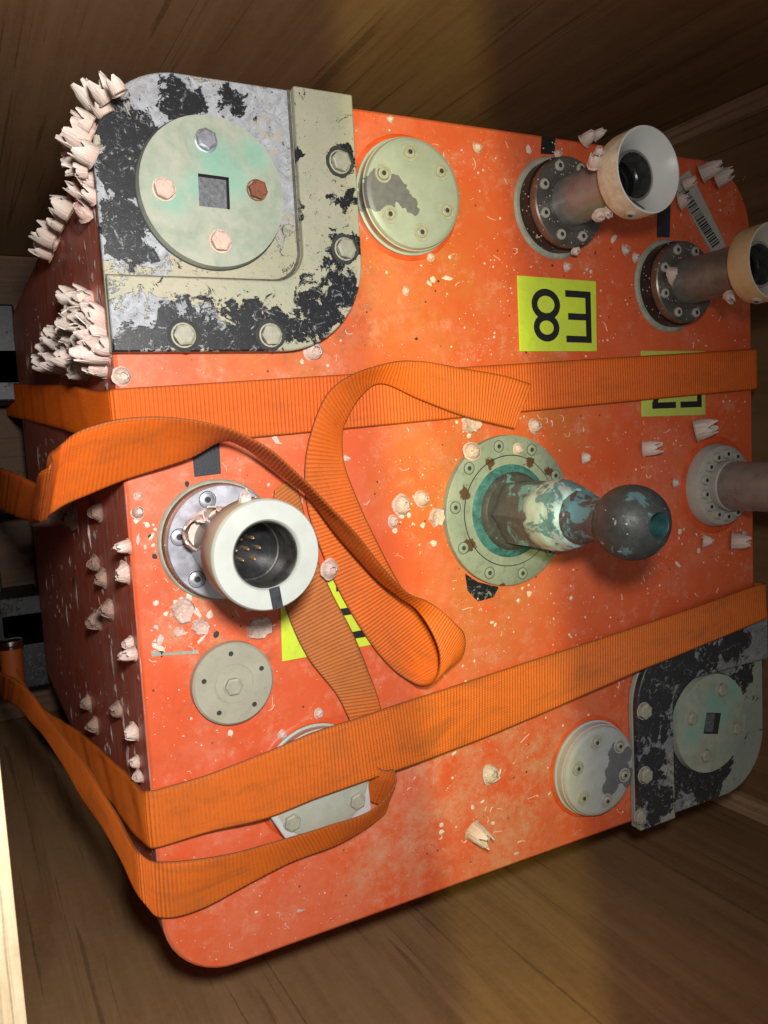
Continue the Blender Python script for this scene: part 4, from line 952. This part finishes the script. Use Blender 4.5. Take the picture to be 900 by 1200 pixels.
clump([(106, 164, 42), (108, 148, 24), (110, 184, 28), (98, 176, 22)], ['biggest single pointed white barnacle, left of the corner plate\'s rounding', 'small barnacle just above the biggest pointed white one', 'cream barnacle just below the biggest pointed white one', 'small cream barnacle at the lower left of the biggest pointed one'], 'clump left of the corner plate\'s top', nrm=(-1, .6, .1), spread=.2)
clump([(90, 172, 18), (84, 160, 16), (95, 192, 22), (86, 186, 18), (103, 200, 20)], ['brown shaded barnacle halfway down behind the biggest pointed one', 'brown shaded barnacle highest behind the biggest pointed one', 'brown barnacle low behind the cream barnacles', 'outermost brown barnacle at the left, below the biggest pointed one', 'lowest brown barnacle, at the top of the bare red side'], 'brown barnacles behind the pointed shell', nrm=(-1, .1, -.1), xs=-.304)
clump([(106, 212, 22), (112, 232, 20), (104, 246, 32), (94, 226, 18)], ['pale pink barnacle highest on the red side beside the corner plate', 'small pale barnacle touching the corner plate above a bigger bright one', 'bright ridged barnacle on the red side level with the square socket', 'dim barnacle left of the small pale one beside the corner plate'], 'barnacles beside the corner plate', nrm=(-1, .2, .2), long=False)
clump([(84, 250, 24), (76, 264, 22), (68, 280, 30), (62, 294, 28), (80, 240, 18)], ['dim pink barnacle on the red side\'s outline, second from the top', 'dim pink barnacle in the middle of the red side\'s outline', 'pale barnacle sticking out farthest left of the red side\'s outline', 'lowest barnacle on the red side\'s outline, below the farthest out one', 'topmost small barnacle on the red side\'s outline'], 'barnacles on the side\'s silhouette', nrm=(-1, .3, .1), xs=-.303)
clump([(88, 352, 24), (98, 360, 28), (106, 356, 26), (94, 374, 24), (108, 376, 34), (120, 378, 30), (98, 392, 28), (112, 396, 38), (124, 396, 34), (127, 412, 32), (114, 414, 36), (100, 408, 28), (122, 428, 30)],
      'bright pinkish white barnacle of the big clump below the corner plate', 'big bright clump below the corner plate', nrm=(-.85, .25, .45), xs=-.300)
clump([(84, 384, 24), (76, 400, 26), (70, 414, 26), (86, 408, 30), (90, 424, 26), (76, 428, 26), (62, 428, 22), (98, 432, 26)], 'shaded brownish barnacle on the left of the big clump, just above the upper strap', 'shaded part of the big clump', nrm=(-1, .2, .2), xs=-.303)
GSide = 'small barnacles on the dark side of the case'
for px, py, d, lab in [(70, 600, 26, 'large pale barnacle right under the strap fold on the dark side'), (86, 606, 24, 'pale barnacle beside the one under the strap fold'), (62, 592, 18, 'small barnacle left of those under the strap fold'), (116, 600, 18, 'small cone barnacle right of the strap fold on the dark side'), (113, 660, 17, 'pink cone barnacle on the dark side, upper of two at the connector\'s height'), (121, 677, 19, 'pink cone barnacle on the dark side, lower of two at the connector\'s height'),
                       (129, 714, 20, 'pale cone barnacle on the dark side above another one'), (115, 727, 20, 'pale cone barnacle on the dark side below and left of another one'), (153, 754, 14, 'bright barnacle on the left edge beside the small plug, upper one'), (157, 766, 14, 'bright barnacle on the left edge beside the small plug, lower right one'), (146, 768, 13, 'bright barnacle on the left edge beside the small plug, lower left one'),
                       (147, 671, 22, 'greyish barnacle on the left edge below the bright flange'), (140, 831, 17, 'pale cone barnacle on the dark side well below the plug'), (104, 824, 16, 'pale cone barnacle beside the inner strap run, upper one'), (112, 850, 17, 'pale cone barnacle beside the inner strap run, lower one'), (158, 857, 19, 'white square edged barnacle on the left edge above the lower strap'), (160, 893, 13, 'white cone barnacle on the left edge close to the lower strap'), (164, 909, 14, 'white cone barnacle at the corner where the lower strap bends'), (150, 640, 14, 'tiny barnacle on the left edge level with the bright flange')]:
    p = SX(px, py, -.3015); put_on(RG.choice(PROTO_SHADE if px < 142 else PROTO[:4]), 'barnacle', p, (-1, RG.uniform(-.2, .2), .3), RG.uniform(0, 6), d * mpp(p) * 1.15, lab, 'barnacle', GSide)

# ------------------------------------------------------------------ worm tubes and tiny spat: uncountable
KEEP = [(-.0800, .2420, .046), (.0800, -.2365, .046), (0, 0, .063), (-.2412, .003, .043), (.0605, .245, .043), (.1888, .1865, .043), (.2455, .002, .047), (-.24, -.0965, .031), (-.183, -.1815, .044), (-.2145, .2165, .1), (.2145, -.2165, .1)]
RECT = [(.017, .127, .104, .191), (.150, .067, .235, .130), (-.203, -.091, -.117, -.029)]
def free(x, y):
    return abs(x) < .293 and abs(y) < .294 and all((x - a) ** 2 + (y - b) ** 2 > r * r for a, b, r in KEEP) and not any(a < x < c and b < y < d for a, b, c, d in RECT) and not (.0675 < y - .039 * (x + .2985) < .108)
rg = random.Random(5); bm = bmesh.new(); n = 0
while n < 120:
    x, y = rg.uniform(-.29, .29), rg.uniform(-.29, .29)
    if not free(x, y): continue
    if MN.noise(Vector((x * 11, y * 11, 4))) + rg.uniform(-.3, .3) < 0: continue
    n += 1; a = rg.uniform(0, 6.3); k = rg.uniform(-.9, .9); stp = rg.uniform(.0008, .0017); r = rg.uniform(.00016, .00034); prev = None; m_ = rg.randint(4, 8)
    for i in range(m_):
        dx, dy = math.cos(a), math.sin(a); rr = r * (1 if i < m_ - 1 else .4)
        ring = [bm.verts.new((x - dy * rr * c, y + dx * rr * c, z)) for c, z in ((-1, .0), (-.5, rr * 1.5), (.5, rr * 1.5), (1, .0))]
        if prev:
            for j in range(3): bm.faces.new((prev[j], prev[j + 1], ring[j + 1], ring[j]))
        prev = ring; a += k * rg.uniform(.2, 1.2) + rg.uniform(-.35, .35); x += stp * math.cos(a); y += stp * math.sin(a)
o = top('worm_tubes', mesh('worm_tubes', bm, M['worm']), (0, 0, .0002), 'fine white worm tubes curling over the orange face', 'worm tubes'); o['kind'] = 'stuff'
bm = bmesh.new(); n = 0
def dome(x, y, r, h):
    c = bm.verts.new((x, y, h)); v = [bm.verts.new((x + r * rg.uniform(.7, 1.2) * math.cos(t * math.pi / 3), y + r * rg.uniform(.7, 1.2) * math.sin(t * math.pi / 3), 0)) for t in range(6)]
    for t in range(6): bm.faces.new((c, v[t], v[(t + 1) % 6]))
while n < 750:
    x, y = rg.uniform(-.295, .295), rg.uniform(-.295, .295)
    if not free(x, y): continue
    if rg.random() > (.35 + .65 * (x > -.05)) or MN.noise(Vector((x * 14, y * 14, 0))) + rg.uniform(-.25, .25) < 0: continue
    n += 1; r = .00035 + .0010 * rg.random() ** 4; dome(x, y, r, r * .5)
o = top('spat_specks', mesh('spat_specks', bm, M['spat']), (0, 0, .0001), 'tiny white specks of young barnacles over the orange face', 'specks'); o['kind'] = 'stuff'

# pale flat crust and chips on the dark left side of the case
bm = bmesh.new(); n = 0; rg = random.Random(15)
while n < 420:
    y, z = rg.uniform(-.25, .24), -rg.random() ** 1.4 * .62 - .004
    if MN.noise(Vector((y * 13, z * 9, 7))) + rg.uniform(-.3, .3) < -.05: continue
    n += 1; r = .0008 + .0042 * rg.random() ** 3.2; el = rg.choice((1, 1, 1.6, 3.5)); a0 = rg.uniform(-.35, .35) + math.pi / 2
    k = rg.randint(5, 7); vs = []
    for t in range(k):
        a = 2 * math.pi * t / k; u, v = r * el * math.cos(a) * rg.uniform(.6, 1.2), r / max(1, el * .55) * math.sin(a) * rg.uniform(.6, 1.2)
        vs.append(bm.verts.new((0, y + u * math.sin(a0) + v * math.cos(a0), z + u * math.cos(a0) - v * math.sin(a0))))
    c = bm.verts.new((-r * .35, y, z))
    for t in range(k): bm.faces.new((c, vs[t], vs[(t + 1) % k]))
M['crust'] = plain('pale_crust', (.56, .42, .36), .75, 0, .35, 120, .4)
o = top('shell_crust', mesh('shell_crust', bm, M['crust'], True, 60), (-.3004, 0, 0), 'pale flat shell crust and chips on the dark red side of the case', 'shell crust'); o['kind'] = 'stuff'

# small broken shell fragments and dark pits below and left of the left connector and along the edges
bm = bmesh.new(); rg = random.Random(23)
def chip(x, y, r, h, el=1.):
    k = rg.randint(5, 7); a0 = rg.uniform(0, 6); vs = []
    for t in range(k):
        a = 2 * math.pi * t / k; u, v = r * el * math.cos(a) * rg.uniform(.6, 1.2), r * math.sin(a) * rg.uniform(.6, 1.2)
        vs.append(bm.verts.new((x + u * math.cos(a0) - v * math.sin(a0), y + u * math.sin(a0) + v * math.cos(a0), rg.uniform(0, h * .4))))
    c = bm.verts.new((x, y, h))
    for t in range(k): bm.faces.new((c, vs[t], vs[(t + 1) % k]))
for px, py, sp, n in ((215, 725, 34, 26), (180, 640, 18, 12), (300, 735, 22, 10), (170, 760, 14, 8), (165, 610, 10, 6), (600, 700, 60, 16), (560, 500, 30, 10), (700, 280, 50, 14), (480, 610, 30, 12), (380, 440, 40, 8), (800, 640, 40, 10), (500, 310, 30, 8), (570, 940, 60, 14), (220, 850, 40, 8), (160, 700, 8, 6), (166, 800, 8, 6), (640, 170, 30, 6)):
    for _ in range(n):
        p = F(px + rg.gauss(0, sp * .6), py + rg.gauss(0, sp * .6), 0)
        if free(p[0], p[1]): chip(float(p[0]), float(p[1]), .0007 + .0024 * rg.random() ** 2, .0004 + .0008 * rg.random(), rg.choice((1, 1.3, 2.2)))
o = top('shell_fragments', mesh('shell_fragments', bm, M['spat'], True, 30), (0, 0, .0001), 'small broken shell fragments stuck around the fittings on the orange face', 'shell fragments'); o['kind'] = 'stuff'
bm = bmesh.new()
for px, py, r in ((187, 749, 4), (189, 765, 4), (253, 743, 3.5), (181, 652, 3), (176, 628, 2.5), (219, 567, 3), (616, 412, 2), (533, 640, 3), (537, 650, 3), (755, 465, 2), (612, 350, 1.5), (655, 405, 1.5), (770, 480, 2), (702, 905, 2)):
    p = F(px, py, 0); chip(float(p[0]), float(p[1]), r * mpp(p), .0006, 1.4)
for _ in range(70):
    x, y = rg.uniform(-.29, .29), rg.uniform(-.29, .29)
    if free(x, y): chip(x, y, .0004 + .0009 * rg.random() ** 3, .0003, 1.4)
o = top('dark_grit', mesh('dark_grit', bm, M['groove'], True, 30), (0, 0, .0001), 'dark specks of grit stuck to the orange face', 'grit'); o['kind'] = 'stuff'
